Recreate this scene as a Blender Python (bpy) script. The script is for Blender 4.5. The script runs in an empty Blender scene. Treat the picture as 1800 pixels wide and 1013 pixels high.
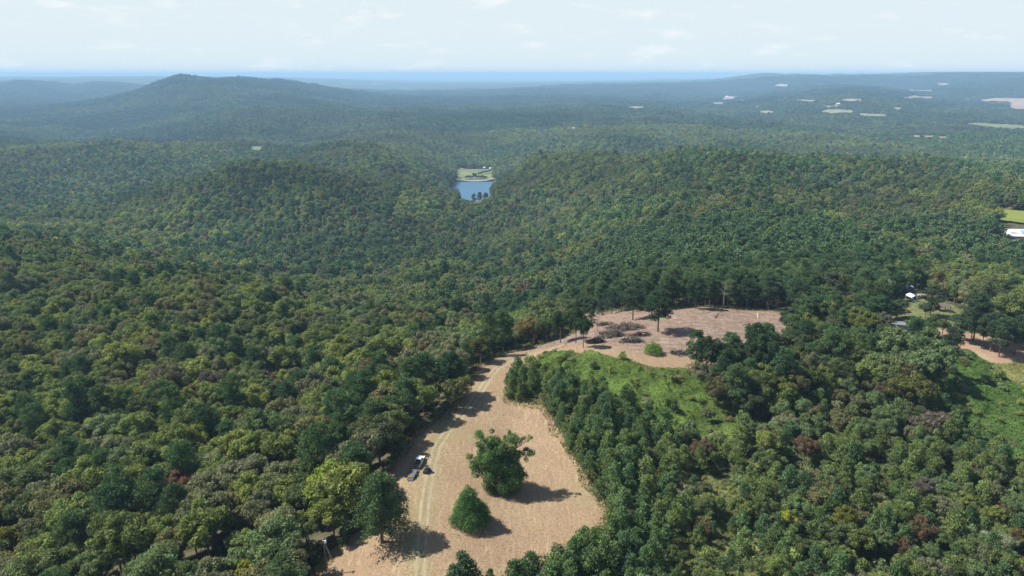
import bpy, math, random
import numpy as np

# ------------------------------------------------------------------ camera, sky, sun, exposure
S = bpy.context.scene
H = 110.0                       # drone height above the mown field
FPX = 1216.0                    # focal length in pixels of the 1800 px wide photograph
PITCH = math.radians(17.2)
cd = bpy.data.cameras.new('camera'); cam = bpy.data.objects.new('camera', cd)
S.collection.objects.link(cam); S.camera = cam
cam.location = (0, 0, H); cam.rotation_euler = (math.pi/2 - PITCH, 0, 0)
cd.sensor_width = 36.0; cd.lens = 36.0*FPX/1800.0; cd.clip_start = 1.0; cd.clip_end = 120000.0

SUN_EL = math.radians(50); SUN_AZ = math.radians(-80)     # azimuth clockwise from +Y
sd = (math.sin(SUN_AZ)*math.cos(SUN_EL), math.cos(SUN_AZ)*math.cos(SUN_EL), math.sin(SUN_EL))
W = bpy.data.worlds.new('World'); S.world = W; W.use_nodes = True
nt = W.node_tree; nt.nodes.clear()
wo = nt.nodes.new('ShaderNodeOutputWorld'); wb = nt.nodes.new('ShaderNodeBackground')
sk = nt.nodes.new('ShaderNodeTexSky'); sk.sky_type = 'NISHITA'; sk.sun_disc = False
sk.sun_elevation = SUN_EL; sk.sun_rotation = SUN_AZ; sk.altitude = 300; sk.air_density = 1.0; sk.dust_density = 1.0; sk.ozone_density = 1.5
# faint fair-weather cloud puffs and thin veil, mixed into the sky by direction
tc = nt.nodes.new('ShaderNodeTexCoord'); mp = nt.nodes.new('ShaderNodeMapping'); mp.inputs['Scale'].default_value = (1, 1, 4.5)
n1 = nt.nodes.new('ShaderNodeTexNoise'); n1.inputs['Scale'].default_value = 13; n1.inputs['Detail'].default_value = 7; n1.inputs['Roughness'].default_value = .55
r1 = nt.nodes.new('ShaderNodeValToRGB'); r1.color_ramp.elements[0].position = .565; r1.color_ramp.elements[1].position = .74
r1.color_ramp.elements[1].color = (.55, .55, .55, 1)
mx = nt.nodes.new('ShaderNodeMix'); mx.data_type = 'RGBA'
mx.inputs[7].default_value = (7.6, 7.6, 7.6, 1)
veil = nt.nodes.new('ShaderNodeMix'); veil.data_type = 'RGBA'; veil.inputs[7].default_value = (5.6, 6.35, 6.65, 1)   # milky air low over the horizon
sx = nt.nodes.new('ShaderNodeSeparateXYZ'); vr = nt.nodes.new('ShaderNodeMapRange'); vr.interpolation_type = 'SMOOTHERSTEP'; vr.inputs[1].default_value = .0; vr.inputs[2].default_value = .5; vr.inputs[3].default_value = 1.0; vr.inputs[4].default_value = 0
L = nt.links.new
L(tc.outputs['Generated'], mp.inputs[0]); L(mp.outputs[0], n1.inputs['Vector']); L(n1.outputs['Fac'], r1.inputs[0])
L(r1.outputs[0], mx.inputs[0]); L(tc.outputs['Generated'], sx.inputs[0]); L(sx.outputs[2], vr.inputs[0]); L(vr.outputs[0], veil.inputs[0]); L(sk.outputs[0], veil.inputs[6]); L(veil.outputs[2], mx.inputs[6]); L(mx.outputs[2], wb.inputs[0])
wb.inputs[1].default_value = 0.08
L(wb.outputs[0], wo.inputs[0])
ld = bpy.data.lights.new('sun', 'SUN'); ld.energy = 5.0; ld.angle = math.radians(.5); ld.color = (1.0, .965, .91)
sun = bpy.data.objects.new('sun', ld); S.collection.objects.link(sun)
from mathutils import Vector
sun.rotation_euler = Vector(sd).to_track_quat('Z', 'Y').to_euler(); sun.location = (0, 0, 500)
S.view_settings.view_transform = 'Standard'; S.view_settings.look = 'None'; S.view_settings.gamma = 1
S.view_settings.exposure = 0.8
cy = S.cycles
cy.max_bounces = 5; cy.diffuse_bounces = 2; cy.glossy_bounces = 1; cy.transmission_bounces = 3; cy.volume_bounces = 2; cy.transparent_max_bounces = 8
cy.use_denoising = True; cy.caustics_reflective = False; cy.caustics_refractive = False

rng = np.random.default_rng(7); random.seed(7)

# ------------------------------------------------------------------ helpers: picture <-> ground
cp, sp_ = math.cos(PITCH), math.sin(PITCH)
def ray(u, v):
    a = (506.0 - np.asarray(v, float))/FPX; x = (np.asarray(u, float) - 900.0)/FPX
    return x, cp + a*sp_, -sp_ + a*cp
def proj(x, y, z):
    d = y*cp - (z - H)*sp_; up = y*sp_ + (z - H)*cp
    d = np.maximum(d, 1e-3)
    return 900 + FPX*x/d, 506 - FPX*up/d
def inpoly(px, py, poly):
    px = np.asarray(px, float); py = np.asarray(py, float); c = np.zeros(px.shape, bool); n = len(poly); j = n - 1
    for i in range(n):
        xi, yi = poly[i]; xj, yj = poly[j]
        t = ((yi > py) != (yj > py)) & (px < (xj - xi)*(py - yi)/((yj - yi) or 1e-9) + xi)
        c ^= t; j = i
    return c
def _h(ix, iy, s):
    n = (ix*374761393 + iy*668265263 + s*974711) & 0x7fffffff
    n = ((n ^ (n >> 13))*1274126177) & 0x7fffffff
    return ((n ^ (n >> 16)) & 0xffff)/65535.0
def vnoise(x, y, s=0):
    x = np.asarray(x, float); y = np.asarray(y, float)
    ix = np.floor(x).astype(np.int64); iy = np.floor(y).astype(np.int64); fx = x - ix; fy = y - iy
    fx = fx*fx*(3 - 2*fx); fy = fy*fy*(3 - 2*fy)
    a = _h(ix, iy, s); b = _h(ix+1, iy, s); c = _h(ix, iy+1, s); d = _h(ix+1, iy+1, s)
    return (a*(1-fx) + b*fx)*(1-fy) + (c*(1-fx) + d*fx)*fy - .5
def fbm(x, y, s=0, o=4):
    t = 0
    for k in range(o): t = t + vnoise(x*2**k, y*2**k, s + k)/2**k
    return t

# ------------------------------------------------------------------ the lie of the land: surveyed points, thin-plate interpolated
CP = []
def P(u, v, r, can=14):
    x, y, z = ray(u, v); h = math.hypot(x, y); CP.append((math.atan2(x, y), math.log(r), H + z*r/h - can))
def G(x, y, z): CP.append((math.atan2(x, y), math.log(math.hypot(x, y)), z))
for q in [(-30,130,0),(0,200,0),(30,280,0),(90,320,0),(130,270,-1),(0,100,0),(-40,190,0),(-10,255,0),(60,130,-2),(60,200,-1),(120,190,-3),(100,110,-5),(180,240,-5),(200,330,-5),
          (250,290,-8),(150,330,-1),(-20,60,0),(30,60,-1),(-50,40,-8),(60,40,-8),(-50,150,-4),(-75,190,-10)]: G(*q)
for q in [(0,1013,185),(0,900,225),(0,700,330),(0,550,470),(0,418,690),(250,800,215),(250,600,350),(250,450,680),(500,700,262),(500,600,345),(500,500,490),(400,472,640),
          (350,462,860),(450,400,1010),(450,340,1130),(465,286,1235),(425,292,1240),(350,315,1250),(280,338,1260),(180,370,1300),(550,291,1245),(60,405,1050),(0,395,1200),(625,309,1260),(700,326,1255),(775,344,1245),(820,360,1235),(880,378,1120),
          (650,400,980),(750,450,720),(880,425,900),(880,470,650),(880,520,490),(890,570,375),
          (970,284,1400),(1050,272,1400),(1210,267,1400),(1400,286,1400),(930,272,2150),(1100,250,2300),(1300,250,2300),(1500,262,2200),(1100,300,1200),(1000,330,1150),(1100,350,900),(1200,400,650),(1300,440,520),(1300,480,440),(1600,420,600),(1600,340,1000),
          (1600,284,1400),(1700,262,2300),(1500,500,400),(1700,300,1400),
          (650,253,1950),(560,277,1900),(710,280,1900),(785,312,1800),(890,302,1780),(925,282,1680),
          (0,252,2500),(200,259,2400),(430,270,2250),(120,346,1800),(300,312,1900),(60,305,2050),
          (830,291,2290),(830,230,3000),(700,199,3700),(1000,207,3500),(500,197,3700),(400,215,3300),(300,247,3300),(100,250,3500),
          (150,235,4000),(250,190,5000),(320,132,6400),(305,134,6400),(340,134,6450),(200,168,6700),(100,182,7000),(430,140,7600),(500,144,8000),(560,152,8300),(700,165,9000),(400,170,5000),(500,176,4700),(600,182,5500),
          (285,141,6500),(262,149,6600),(232,160,6700),(375,137,6700),(0,146,10500),(50,141,10500),(125,152,10500),(190,143,10500),(255,151,10500),(310,148,10800),(0,185,6500),(0,141,13000),(90,138,13000),(160,142,13000),(230,138,13500),(330,142,13500),(450,141,14000),
          (800,182,6000),(900,150,12000),(900,142,25000),(700,141,25000),(1100,141,25000),(1300,200,4500),(1500,228,3300),(1100,190,4500),(1700,200,4500),(1500,168,5600),(1200,150,10000),
          (1260,138,12000),(1340,128,12000),(1400,130,12000),(1480,130,12000),(1600,126,12000),(1720,121,12000),(1800,122,12000),(1880,123,12000),(1500,151,8300),(1750,153,8000),(1600,156,7600),(1200,139,20000)]: P(*q)
P(1770,383,860,0); P(1785,420,760,0); P(1795,300,1500)
for az, r, z in [(-.45,980,-118),(-.2,770,-112),(-.3,800,-118),(-.3,1600,-150),(-.42,1650,-150),(-.1,1500,-150),(-.5,2950,-150),(-.3,2900,-160),(0,1750,-172),(.12,1800,-140),(.22,1800,-132),(.35,1800,-125),(.5,1800,-115),
                 (-.05,1655,-181),(-.05,1800,-181),(-.05,2000,-181),(-.05,2200,-181),(-.09,1800,-178),(-.02,1800,-176),(-.02,2150,-180),
                 (0,4600,-130),(-.5,8000,-130),(-.3,9500,-120),(-.4,13000,-110),(0,8000,-125),(.3,7000,-125),(.55,7000,-115),(.3,9300,-110),(.5,9000,-105),(.3,17000,-90),(.5,17000,-70),(.75,12000,110),(.8,7500,-100),(-.8,8000,-60),(-.8,12000,20),(.5,22000,-40),(.4,22000,-40),
                 (-.6,45000,-60),(-.2,45000,-120),(.1,45000,-150),(.35,45000,-60),(.6,45000,0)]:
    CP.append((az, math.log(r), z))
CP = np.array(CP)
KX = 2.6
def _phi(d2): return d2*np.log(d2 + 1e-9)*.5
def _solve():
    X = np.c_[CP[:, 0]*KX, CP[:, 1]]; n = len(X)
    D = ((X[:, None] - X[None])**2).sum(2); K = _phi(D) + np.eye(n)*.0006; Pm = np.c_[np.ones(n), X]
    A = np.zeros((n+3, n+3)); A[:n, :n] = K; A[:n, n:] = Pm; A[n:, :n] = Pm.T
    return X, np.linalg.solve(A, np.r_[CP[:, 2], 0, 0, 0])
TX, TW = _solve()
LAKE_Z = -181.0
def height(x, y):
    x = np.asarray(x, float); y = np.asarray(y, float); shp = x.shape; x = x.ravel(); y = y.ravel()
    out = np.empty(len(x))
    for s in range(0, len(x), 60000):
        xx = x[s:s+60000]; yy = y[s:s+60000]; r = np.clip(np.hypot(xx, yy), 55, 46000); az = np.clip(np.arctan2(xx, yy), -.85, .85)
        q = np.c_[az*KX, np.log(r)]
        D = ((q[:, None] - TX[None])**2).sum(2)
        z = _phi(D) @ TW[:len(TX)] + TW[-3] + q @ TW[-2:]
        w1 = np.clip((r - 380)/500, 0, 1); w2 = np.clip((r - 2300)/2500, 0, 1); w3 = np.clip((r-9000)/8000, 0, 1)
        lk = 1 - np.exp(-(((az + .045)/.07)**2 + ((np.log(r) - math.log(1900))/.19)**2)**2)
        z = z - w1*lk*9*np.clip(1 - 5*np.abs(vnoise(xx/330 + .4*vnoise(xx/150, yy/150, 19), yy/330, 17)), 0, 1) + w1*lk*(24*fbm(xx/260, yy/260, 3) + 5*fbm(xx/80, yy/80, 7, 2)) + w2*(1-w3)*(34*fbm(xx/1500, yy/1500, 11) + 26*np.abs(vnoise(xx/520, yy/700, 15))) + w3*26*fbm(xx/5200, yy/5200, 21)
        z = z + .35*fbm(xx/14, yy/14, 31, 2)*np.clip(1.4 - r/900, 0, 1)
        z = np.where(z > 112, 112 + 27*np.tanh((z - 112)/27), z)
        out[s:s+60000] = z
    return out.reshape(shp)
def hit(u, v):
    dx, dy, dz = ray(u, v); h = math.hypot(dx, dy)
    rr = np.exp(np.linspace(math.log(100), math.log(42000), 1500))
    zz = height(dx/h*rr, dy/h*rr); d = (H + dz/h*rr) - zz
    k = np.argmax(d < 0) if (d < 0).any() else len(rr) - 1
    if k > 0 and d[k] < 0:
        t = d[k-1]/(d[k-1] - d[k]); r = rr[k-1] + t*(rr[k] - rr[k-1])
    else: r = rr[k]
    return dx/h*r, dy/h*r
def g(u, v):
    x, y = hit(u, v); return (x, y, float(height(np.array([x]), np.array([y]))[0]))
def flat(u, v, z=0.0):
    dx, dy, dz = ray(u, v); t = (z - H)/dz; return (dx*t, dy*t)
def wpoly(pts): return [hit(u, v) for u, v in pts]

# ------------------------------------------------------------------ object helpers
def tag(o, label=None, cat=None, group=None, kind=None):
    if label: o['label'] = label
    if cat: o['category'] = cat
    if group: o['group'] = group
    if kind: o['kind'] = kind
    return o
def link(o, parent=None):
    S.collection.objects.link(o)
    if parent: o.parent = parent
    return o
def empty(name, loc, rz=0, **k):
    o = bpy.data.objects.new(name, None); o.empty_display_size = .5; link(o); o.location = loc; o.rotation_euler = (0, 0, rz); tag(o, **k); return o
def mesh_np(name, V, F, mats=(), fm=None, smooth=False):
    """V (n,3), F (m,k) all faces the same size"""
    me = bpy.data.meshes.new(name); V = np.asarray(V, np.float32); F = np.asarray(F, np.int32); k = F.shape[1]
    me.vertices.add(len(V)); me.vertices.foreach_set('co', V.ravel())
    me.loops.add(F.size); me.loops.foreach_set('vertex_index', F.ravel())
    me.polygons.add(len(F)); me.polygons.foreach_set('loop_start', np.arange(0, F.size, k, dtype=np.int32))
    if fm is not None: me.polygons.foreach_set('material_index', np.asarray(fm, np.int32))
    me.polygons.foreach_set('use_smooth', np.full(len(F), smooth))
    for m in mats: me.materials.append(m)
    me.update(calc_edges=True); return me
class MB:
    def __init__(s): s.v = []; s.f = []; s.m = []; s.mi = 0
    def add(s, vs, fs):
        b = len(s.v); s.v += [tuple(p) for p in vs]; s.f += [tuple(i + b for i in f) for f in fs]; s.m += [s.mi]*len(fs)
    def box(s, c, d, rz=0, taper=1.0, ry=0, rx=0):
        x, y, z = [q/2 for q in d]; vs = []
        from mathutils import Euler
        e = Euler((rx, ry, rz)).to_matrix()
        for zz, t in ((-z, 1), (z, taper)):
            for a, b in ((-x, -y), (x, -y), (x, y), (-x, y)): vs.append(tuple(e @ Vector((a*t, b*t, zz)) + Vector(c)))
        s.add(vs, [(3,2,1,0),(4,5,6,7),(0,1,5,4),(1,2,6,5),(2,3,7,6),(3,0,4,7)])
    def tube(s, pts, rad, n=6, cap=True):
        pts = [Vector(p) for p in pts]; rad = list(rad) if hasattr(rad, '__len__') else [rad]*len(pts)
        vs = []; up = Vector((.13, .91, .31))
        for i, p in enumerate(pts):
            t = (pts[min(i+1, len(pts)-1)] - pts[max(i-1, 0)]).normalized(); a = t.cross(up).normalized(); b = t.cross(a)
            for k in range(n):
                q = 2*math.pi*k/n; vs.append(p + a*math.cos(q)*rad[i] + b*math.sin(q)*rad[i])
        fs = [(i*n+k, i*n+(k+1) % n, (i+1)*n+(k+1) % n, (i+1)*n+k) for i in range(len(pts)-1) for k in range(n)]
        if cap: fs += [tuple(range(n))[::-1], tuple((len(pts)-1)*n + k for k in range(n))]
        s.add(vs, fs)
    def prism(s, prof, x0, x1):            # profile in (y,z), extruded along x
        n = len(prof); vs = [(x0, y, z) for y, z in prof] + [(x1, y, z) for y, z in prof]
        s.add(vs, [tuple(range(n))[::-1], tuple(range(n, 2*n))] + [(i, (i+1) % n, n+(i+1) % n, n+i) for i in range(n)])
    def build(s, name, mats, parent=None, bevel=0, smooth=False):
        me = bpy.data.meshes.new(name); me.from_pydata([tuple(p) for p in s.v], [], s.f)
        for m in (mats if isinstance(mats, (list, tuple)) else [mats]): me.materials.append(m)
        me.polygons.foreach_set('material_index', s.m)
        if smooth: me.polygons.foreach_set('use_smooth', [True]*len(me.polygons))
        import bmesh
        bm = bmesh.new(); bm.from_mesh(me); bmesh.ops.recalc_face_normals(bm, faces=bm.faces)
        if bevel: bmesh.ops.bevel(bm, geom=list(bm.edges), offset=bevel, segments=2, affect='EDGES', profile=.6)
        bm.to_mesh(me); bm.free()
        o = bpy.data.objects.new(name, me); link(o, parent); return o

# ------------------------------------------------------------------ materials
def mat(name, col=(.5,.5,.5), rough=.8, metal=0, noise=None, bump=0, col2=None, spec=None, coord='Object'):
    m = bpy.data.materials.new(name); m.use_nodes = True; t = m.node_tree; b = t.nodes['Principled BSDF']
    b.inputs['Base Color'].default_value = (*col, 1); b.inputs['Roughness'].default_value = rough; b.inputs['Metallic'].default_value = metal
    if spec is not None: b.inputs['Specular IOR Level'].default_value = spec
    if noise:
        c = t.nodes.new('ShaderNodeTexCoord'); n = t.nodes.new('ShaderNodeTexNoise'); n.inputs['Scale'].default_value = noise; n.inputs['Detail'].default_value = 6
        t.links.new(c.outputs[coord], n.inputs['Vector'])
        x = t.nodes.new('ShaderNodeMix'); x.data_type = 'RGBA'; x.inputs[6].default_value = (*col, 1); x.inputs[7].default_value = (*(col2 or [q*.6 for q in col]), 1)
        rp = t.nodes.new('ShaderNodeMapRange'); rp.inputs[1].default_value = .35; rp.inputs[2].default_value = .65
        t.links.new(n.outputs['Fac'], rp.inputs[0]); t.links.new(rp.outputs[0], x.inputs[0]); t.links.new(x.outputs[2], b.inputs['Base Color'])
        if bump:
            bp = t.nodes.new('ShaderNodeBump'); bp.inputs['Strength'].default_value = 1; bp.inputs['Distance'].default_value = bump
            t.links.new(n.outputs['Fac'], bp.inputs['Height']); t.links.new(bp.outputs[0], b.inputs['Normal'])
    return m
def leaf_mat(name, trans=.34, gloss=.0):
    m = bpy.data.materials.new(name); m.use_nodes = True; t = m.node_tree; t.nodes.clear(); N = t.nodes.new; K = t.links.new
    o = N('ShaderNodeOutputMaterial'); a = N('ShaderNodeAttribute'); a.attribute_type = 'INSTANCER'; a.attribute_name = 'tint'
    s = N('ShaderNodeAttribute'); s.attribute_name = 'leafvar'
    x = N('ShaderNodeMix'); x.data_type = 'RGBA'; x.blend_type = 'MULTIPLY'; x.inputs[0].default_value = 1
    K(a.outputs['Color'], x.inputs[6]); K(s.outputs['Color'], x.inputs[7])
    d = N('ShaderNodeBsdfDiffuse'); tr = N('ShaderNodeBsdfTranslucent'); gl = N('ShaderNodeBsdfGlossy'); gl.inputs['Roughness'].default_value = .5; gl.inputs['Color'].default_value = (1,1,1,1)
    hs = N('ShaderNodeHueSaturation'); hs.inputs['Hue'].default_value = .485; hs.inputs['Saturation'].default_value = 1.15; hs.inputs['Value'].default_value = 1.25
    K(x.outputs[2], d.inputs[0]); K(x.outputs[2], hs.inputs['Color']); K(hs.outputs[0], tr.inputs[0])
    m1 = N('ShaderNodeMixShader'); m1.inputs[0].default_value = trans; m2 = N('ShaderNodeMixShader'); m2.inputs[0].default_value = gloss
    K(d.outputs[0], m1.inputs[1]); K(tr.outputs[0], m1.inputs[2]); K(m1.outputs[0], m2.inputs[1]); K(gl.outputs[0], m2.inputs[2]); K(m2.outputs[0], o.inputs['Surface'])
    return m
M = {}
M['leaf'] = leaf_mat('broad_leaves'); M['needle'] = leaf_mat('pine_needles', .2, .0)
M['bark'] = mat('bark', (.16,.12,.09), .9, noise=6, col2=(.08,.06,.045)); M['palebark'] = mat('pale_bark', (.30,.27,.23), .9, noise=5, col2=(.16,.14,.12))

# ------------------------------------------------------------------ foliage builders
def quads(C, N, sx, sy, axis=None, rg=rng):
    """leaf faces at C with normals N; sizes sx, sy arrays; axis = preferred long direction"""
    n = len(C); N = N/np.linalg.norm(N, axis=1, keepdims=True)
    A = rg.normal(size=(n, 3)) if axis is None else axis + rg.normal(size=(n, 3))*.25
    T = A - (A*N).sum(1, keepdims=True)*N; T /= np.linalg.norm(T, axis=1, keepdims=True) + 1e-9; B = np.cross(N, T)
    T = T*np.asarray(sy)[:, None]*.5; B = B*np.asarray(sx)[:, None]*.5
    V = np.stack([C - T*.9 - B*.55, C - T*.15 + B, C + T*1.1 + B*.2, C + T*.25 - B], 1).reshape(-1, 3)
    return V, np.arange(4*n).reshape(n, 4)
def sph(n, rg, up=0.0):
    d = rg.normal(size=(n, 3)); d /= np.linalg.norm(d, axis=1, keepdims=True); d[:, 2] += up; return d/np.linalg.norm(d, axis=1, keepdims=True)
def leafvar(me, n, rg, k=4, lo=.72, hi=1.3, puff=None):
    a = me.color_attributes.new('leafvar', 'FLOAT_COLOR', 'POINT')
    s = rg.uniform(lo, hi, n)
    if puff is not None: s = s*puff
    w = rg.normal(size=n)*.07
    c = np.stack([s*(1+w), s, s*(1-w*.6), np.ones(n)], 1); a.data.foreach_set('color', np.repeat(c, k, 0).astype(np.float32).ravel())
def tubes_np(mb):
    return np.array(mb.v, float), mb.f
def puff_cloud(puffs, dens, size, rg, jit=.42, flatn=.8, needle=False):
    """puffs: list (x,y,z,r). returns C,N,sx,sy,axis,puffshade"""
    Cs, Ns, Ax, Ps = [], [], [], []
    for (x, y, z, r) in puffs:
        n = max(4, int(dens*r*r)); d = sph(n, rg, .25); rad = r*rg.uniform(.55, 1.08, n)
        c = np.array([x, y, z]) + d*rad[:, None]*np.array([1, 1, flatn])
        Cs.append(c); Ns.append(d + rg.normal(size=(n, 3))*jit); Ax.append(d + np.array([0, 0, .5])); Ps.append(np.full(n, rg.uniform(.86, 1.14)))
    C = np.concatenate(Cs); N = np.concatenate(Ns); n = len(C)
    if needle:
        A = np.concatenate(Ax); A /= np.linalg.norm(A, axis=1, keepdims=True); N = N*.5 + np.cross(A, rg.normal(size=(n, 3)))*.8
        return C, N, size*rg.uniform(.5, .9, n), size*rg.uniform(1.2, 2.0, n), A, np.concatenate(Ps)
    return C, N, size*rg.uniform(.7, 1.3, n), size*rg.uniform(.8, 1.5, n), None, np.concatenate(Ps)
def crown_mesh(name, puffs, dens, size, rg, m, needle=False, jit=.42, flatn=.8):
    C, N, sx, sy, ax, ps = puff_cloud(puffs, dens, size, rg, jit, flatn, needle)
    V, F = quads(C, N, sx, sy, ax, rg); me = mesh_np(name, V, F, [m]); leafvar(me, len(C), rg, puff=ps); return me
def limbs(mb, h0, tops, r0, rg, base=(0,0,0)):
    top = Vector((rg.normal()*.3, rg.normal()*.3, h0)); b = Vector(base)
    mb.tube([b + Vector((0,0,-.6)), b + Vector((0,0,h0*.35)), top], [r0*1.25, r0*.85, r0*.45], 7)
    for t in tops:
        t = Vector(t); s = b.lerp(top, min(.95, max(.3, (t.z*.62)/max(h0, .1)))); mid = s.lerp(t, .5) + Vector((0, 0, .3))
        mb.tube([s, mid, t], [r0*.35, r0*.22, r0*.08], 5)
def broad_puffs(rg, h=16, R=5.2, low=.38, n=46, rmin=.95, rmax=1.85):
    ps = []; k = int(rg.integers(4, 8)); a0 = rg.uniform(0, 6.28); zl = h*low
    dom = [(rg.normal()*.4, rg.normal()*.4, h*rg.uniform(.62, .7), R*.62, h*.3)]
    for j in range(k):
        a = a0 + 6.28*j/k + rg.normal()*.3; q = R*rg.uniform(.42, .72); dom.append((q*math.cos(a), q*math.sin(a), h*rg.uniform(.45, .72), R*rg.uniform(.34, .52), h*rg.uniform(.13, .22)))
    w = np.array([d[3]**2 for d in dom]); w /= w.sum()
    for i in range(n):
        dx, dy, dz, dr, dh = dom[rg.choice(len(dom), p=w)]; d = sph(1, rg, .45)[0]; r = rg.uniform(rmin, rmax)*(.8 + .2*dr/3); q = rg.uniform(.6, .95)
        ps.append((dx + d[0]*q*dr, dy + d[1]*q*dr, max(zl, dz + d[2]*q*dh), r))
    return ps
def pine_puffs(rg, h=20, R=4.3, low=.5, n=40):
    ps = []
    for i in range(n):
        t = low + (1 - low)*rg.uniform(0, .97)**.85; e = 1 - ((t - (low + .28*(1-low)))/(1.02 - (low + .28*(1-low))))**2 if t > low + .28*(1-low) else .55 + .45*(t - low)/(.28*(1-low))
        a = rg.uniform(0, 6.28); q = rg.uniform(.3, .95)*R*math.sqrt(max(e, .06)); ps.append((q*math.cos(a), q*math.sin(a), t*h, rg.uniform(.75, 1.45)*(.75 + .25*e)*R/4.3))
    ps.append((0, 0, h*.97, .8*R/4.3)); return ps
def young_puffs(rg, h=9.5, R=2.7, n=42):
    ps = []
    for i in range(n):
        t = rg.uniform(.06, .95); e = min(1, (1 - t)**.62*1.18)*(.8 + .2*min(1, t/.2)); a = rg.uniform(0, 6.28); q = rg.uniform(.45, .95)*R*e
        ps.append((q*math.cos(a), q*math.sin(a), t*h, rg.uniform(.55, .95)))
    ps += [(0, 0, h*.95, .4), (0, 0, h*.86, .6), (0, 0, h*.7, 1.0), (0, 0, h*.45, 1.5)]; return ps
def cedar_puffs(rg, h=8, R=1.8, n=34):
    ps = []
    for i in range(n):
        t = rg.uniform(.03, .98); q = rg.uniform(.3, .8)*R*(1 - t)**.7; a = rg.uniform(0, 6.28); ps.append((q*math.cos(a), q*math.sin(a), t*h, rg.uniform(.4, .75)*(1.25 - .6*t)))
    return ps
def shrub_puffs(rg, h=3.5, R=2.2, n=18):
    ps = []
    for i in range(n):
        d = sph(1, rg, .3)[0]; q = rg.uniform(.3, .85); ps.append((d[0]*R*q, d[1]*R*q, h*.5 + d[2]*h*.42*q, rg.uniform(.55, 1.05)))
    return ps

KIN = {   # kind: (puff maker, needle?, trunk height, trunk radius, bark)
    'broadleaf_tree': (lambda r: broad_puffs(r, r.uniform(15, 18), r.uniform(5.4, 7.0), r.uniform(.28, .4), 74), False, 9.5, .3, 'bark'),
    'pine_tree': (lambda r: pine_puffs(r, r.uniform(18, 21), r.uniform(4.6, 5.6), r.uniform(.2, .36), 70), True, 17, .26, 'bark'),
    'young_pine': (lambda r: young_puffs(r, r.uniform(8.5, 10.5), r.uniform(2.8, 3.5), 56), True, 8, .14, 'bark'),
    'cedar_tree': (lambda r: cedar_puffs(r, r.uniform(6.5, 8.5), r.uniform(1.5, 2.1)), True, 6, .12, 'bark'),
    'shrub': (lambda r: shrub_puffs(r, r.uniform(2.6, 4), r.uniform(1.8, 2.6)), False, 1.6, .06, 'bark'),
}
PROTO = {}
def make_protos(kind, nvar):
    mk, nd, th, tr, bk = KIN[kind]; out = []
    for i in range(nvar):
        rg = np.random.default_rng(hash(kind) % 1 + sum(map(ord, kind))*31 + i*7)
        pf = mk(rg); big = kind in ('broadleaf_tree', 'pine_tree')
        size = .46 if kind == 'broadleaf_tree' else .36 if kind == 'pine_tree' else .3
        dens = (46 if kind == 'broadleaf_tree' else 75 if kind == 'pine_tree' else 75)
        cm = crown_mesh(kind + '_crown', pf, dens, size, rg, M['needle' if nd else 'leaf'], nd, flatn=.62 if kind == 'pine_tree' else .82)
        mb = MB(); tops = [pf[k][:3] for k in rg.choice(len(pf), min(len(pf), 9 if big else 4), replace=False)]
        limbs(mb, th, tops, tr, rg); tm = mb.build('trunk', M[bk]); me = tm.data; bpy.data.objects.remove(tm)
        out.append((cm, me, pf, nd))
    PROTO[kind] = out
for k, n in (('broadleaf_tree', 14), ('pine_tree', 9), ('young_pine', 8), ('cedar_tree', 4), ('shrub', 5)): make_protos(k, n)

def proto_col(name, kinds, lod):
    """hidden palette of whole trees for the forest masses; returns collection and [kind index ranges]"""
    col = bpy.data.collections.new(name); rngs = {}; idx = 0
    for kind in kinds:
        s0 = idx
        for i, (cm, tm, pf, nd) in enumerate(PROTO[kind]):
            if lod == 0:
                v1 = np.empty(len(cm.vertices)*3, np.float32); cm.vertices.foreach_get('co', v1); v1 = v1.reshape(-1, 3); f1 = np.arange(len(v1)).reshape(-1, 4)
                tv = np.array([v.co[:] for v in tm.vertices]); tf = [tuple(p.vertices) for p in tm.polygons if len(p.vertices) == 4]
                me = mesh_np(kind, np.vstack([v1, tv]), np.vstack([f1, np.array(tf) + len(v1)]), [M['needle' if nd else 'leaf'], M['bark']], [0]*len(f1) + [1]*len(tf))
                a = me.color_attributes.new('leafvar', 'FLOAT_COLOR', 'POINT'); src = np.empty(len(v1)*4, np.float32); cm.color_attributes['leafvar'].data.foreach_get('color', src)
                a.data.foreach_set('color', np.r_[src, np.ones(len(tv)*4, np.float32)])
            else:
                rg = np.random.default_rng(900 + i*13 + lod)
                dens, size = {1: (9, .95), 2: (2.6, 1.75), 3: (1.1, 2.9)}[lod]
                sc = 1 if kind in ('broadleaf_tree', 'pine_tree') else .55
                C, N, sx, sy, ax, ps = puff_cloud(pf, dens/sc**1.2, size*sc, rg, .5, .8, False)
                V, F = quads(C, N, sx, sy, None, rg); me = mesh_np(kind, V, F, [M['needle' if nd else 'leaf']]); leafvar(me, len(C), rg, lo=.8, hi=1.2, puff=ps)
            ob = bpy.data.objects.new('%s_%02d' % ('a', idx), me); ob.name = 'model_%03d' % idx + '_' + name; col.objects.link(ob); idx += 1
        rngs[kind] = (s0, idx)
    return col, rngs
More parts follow.
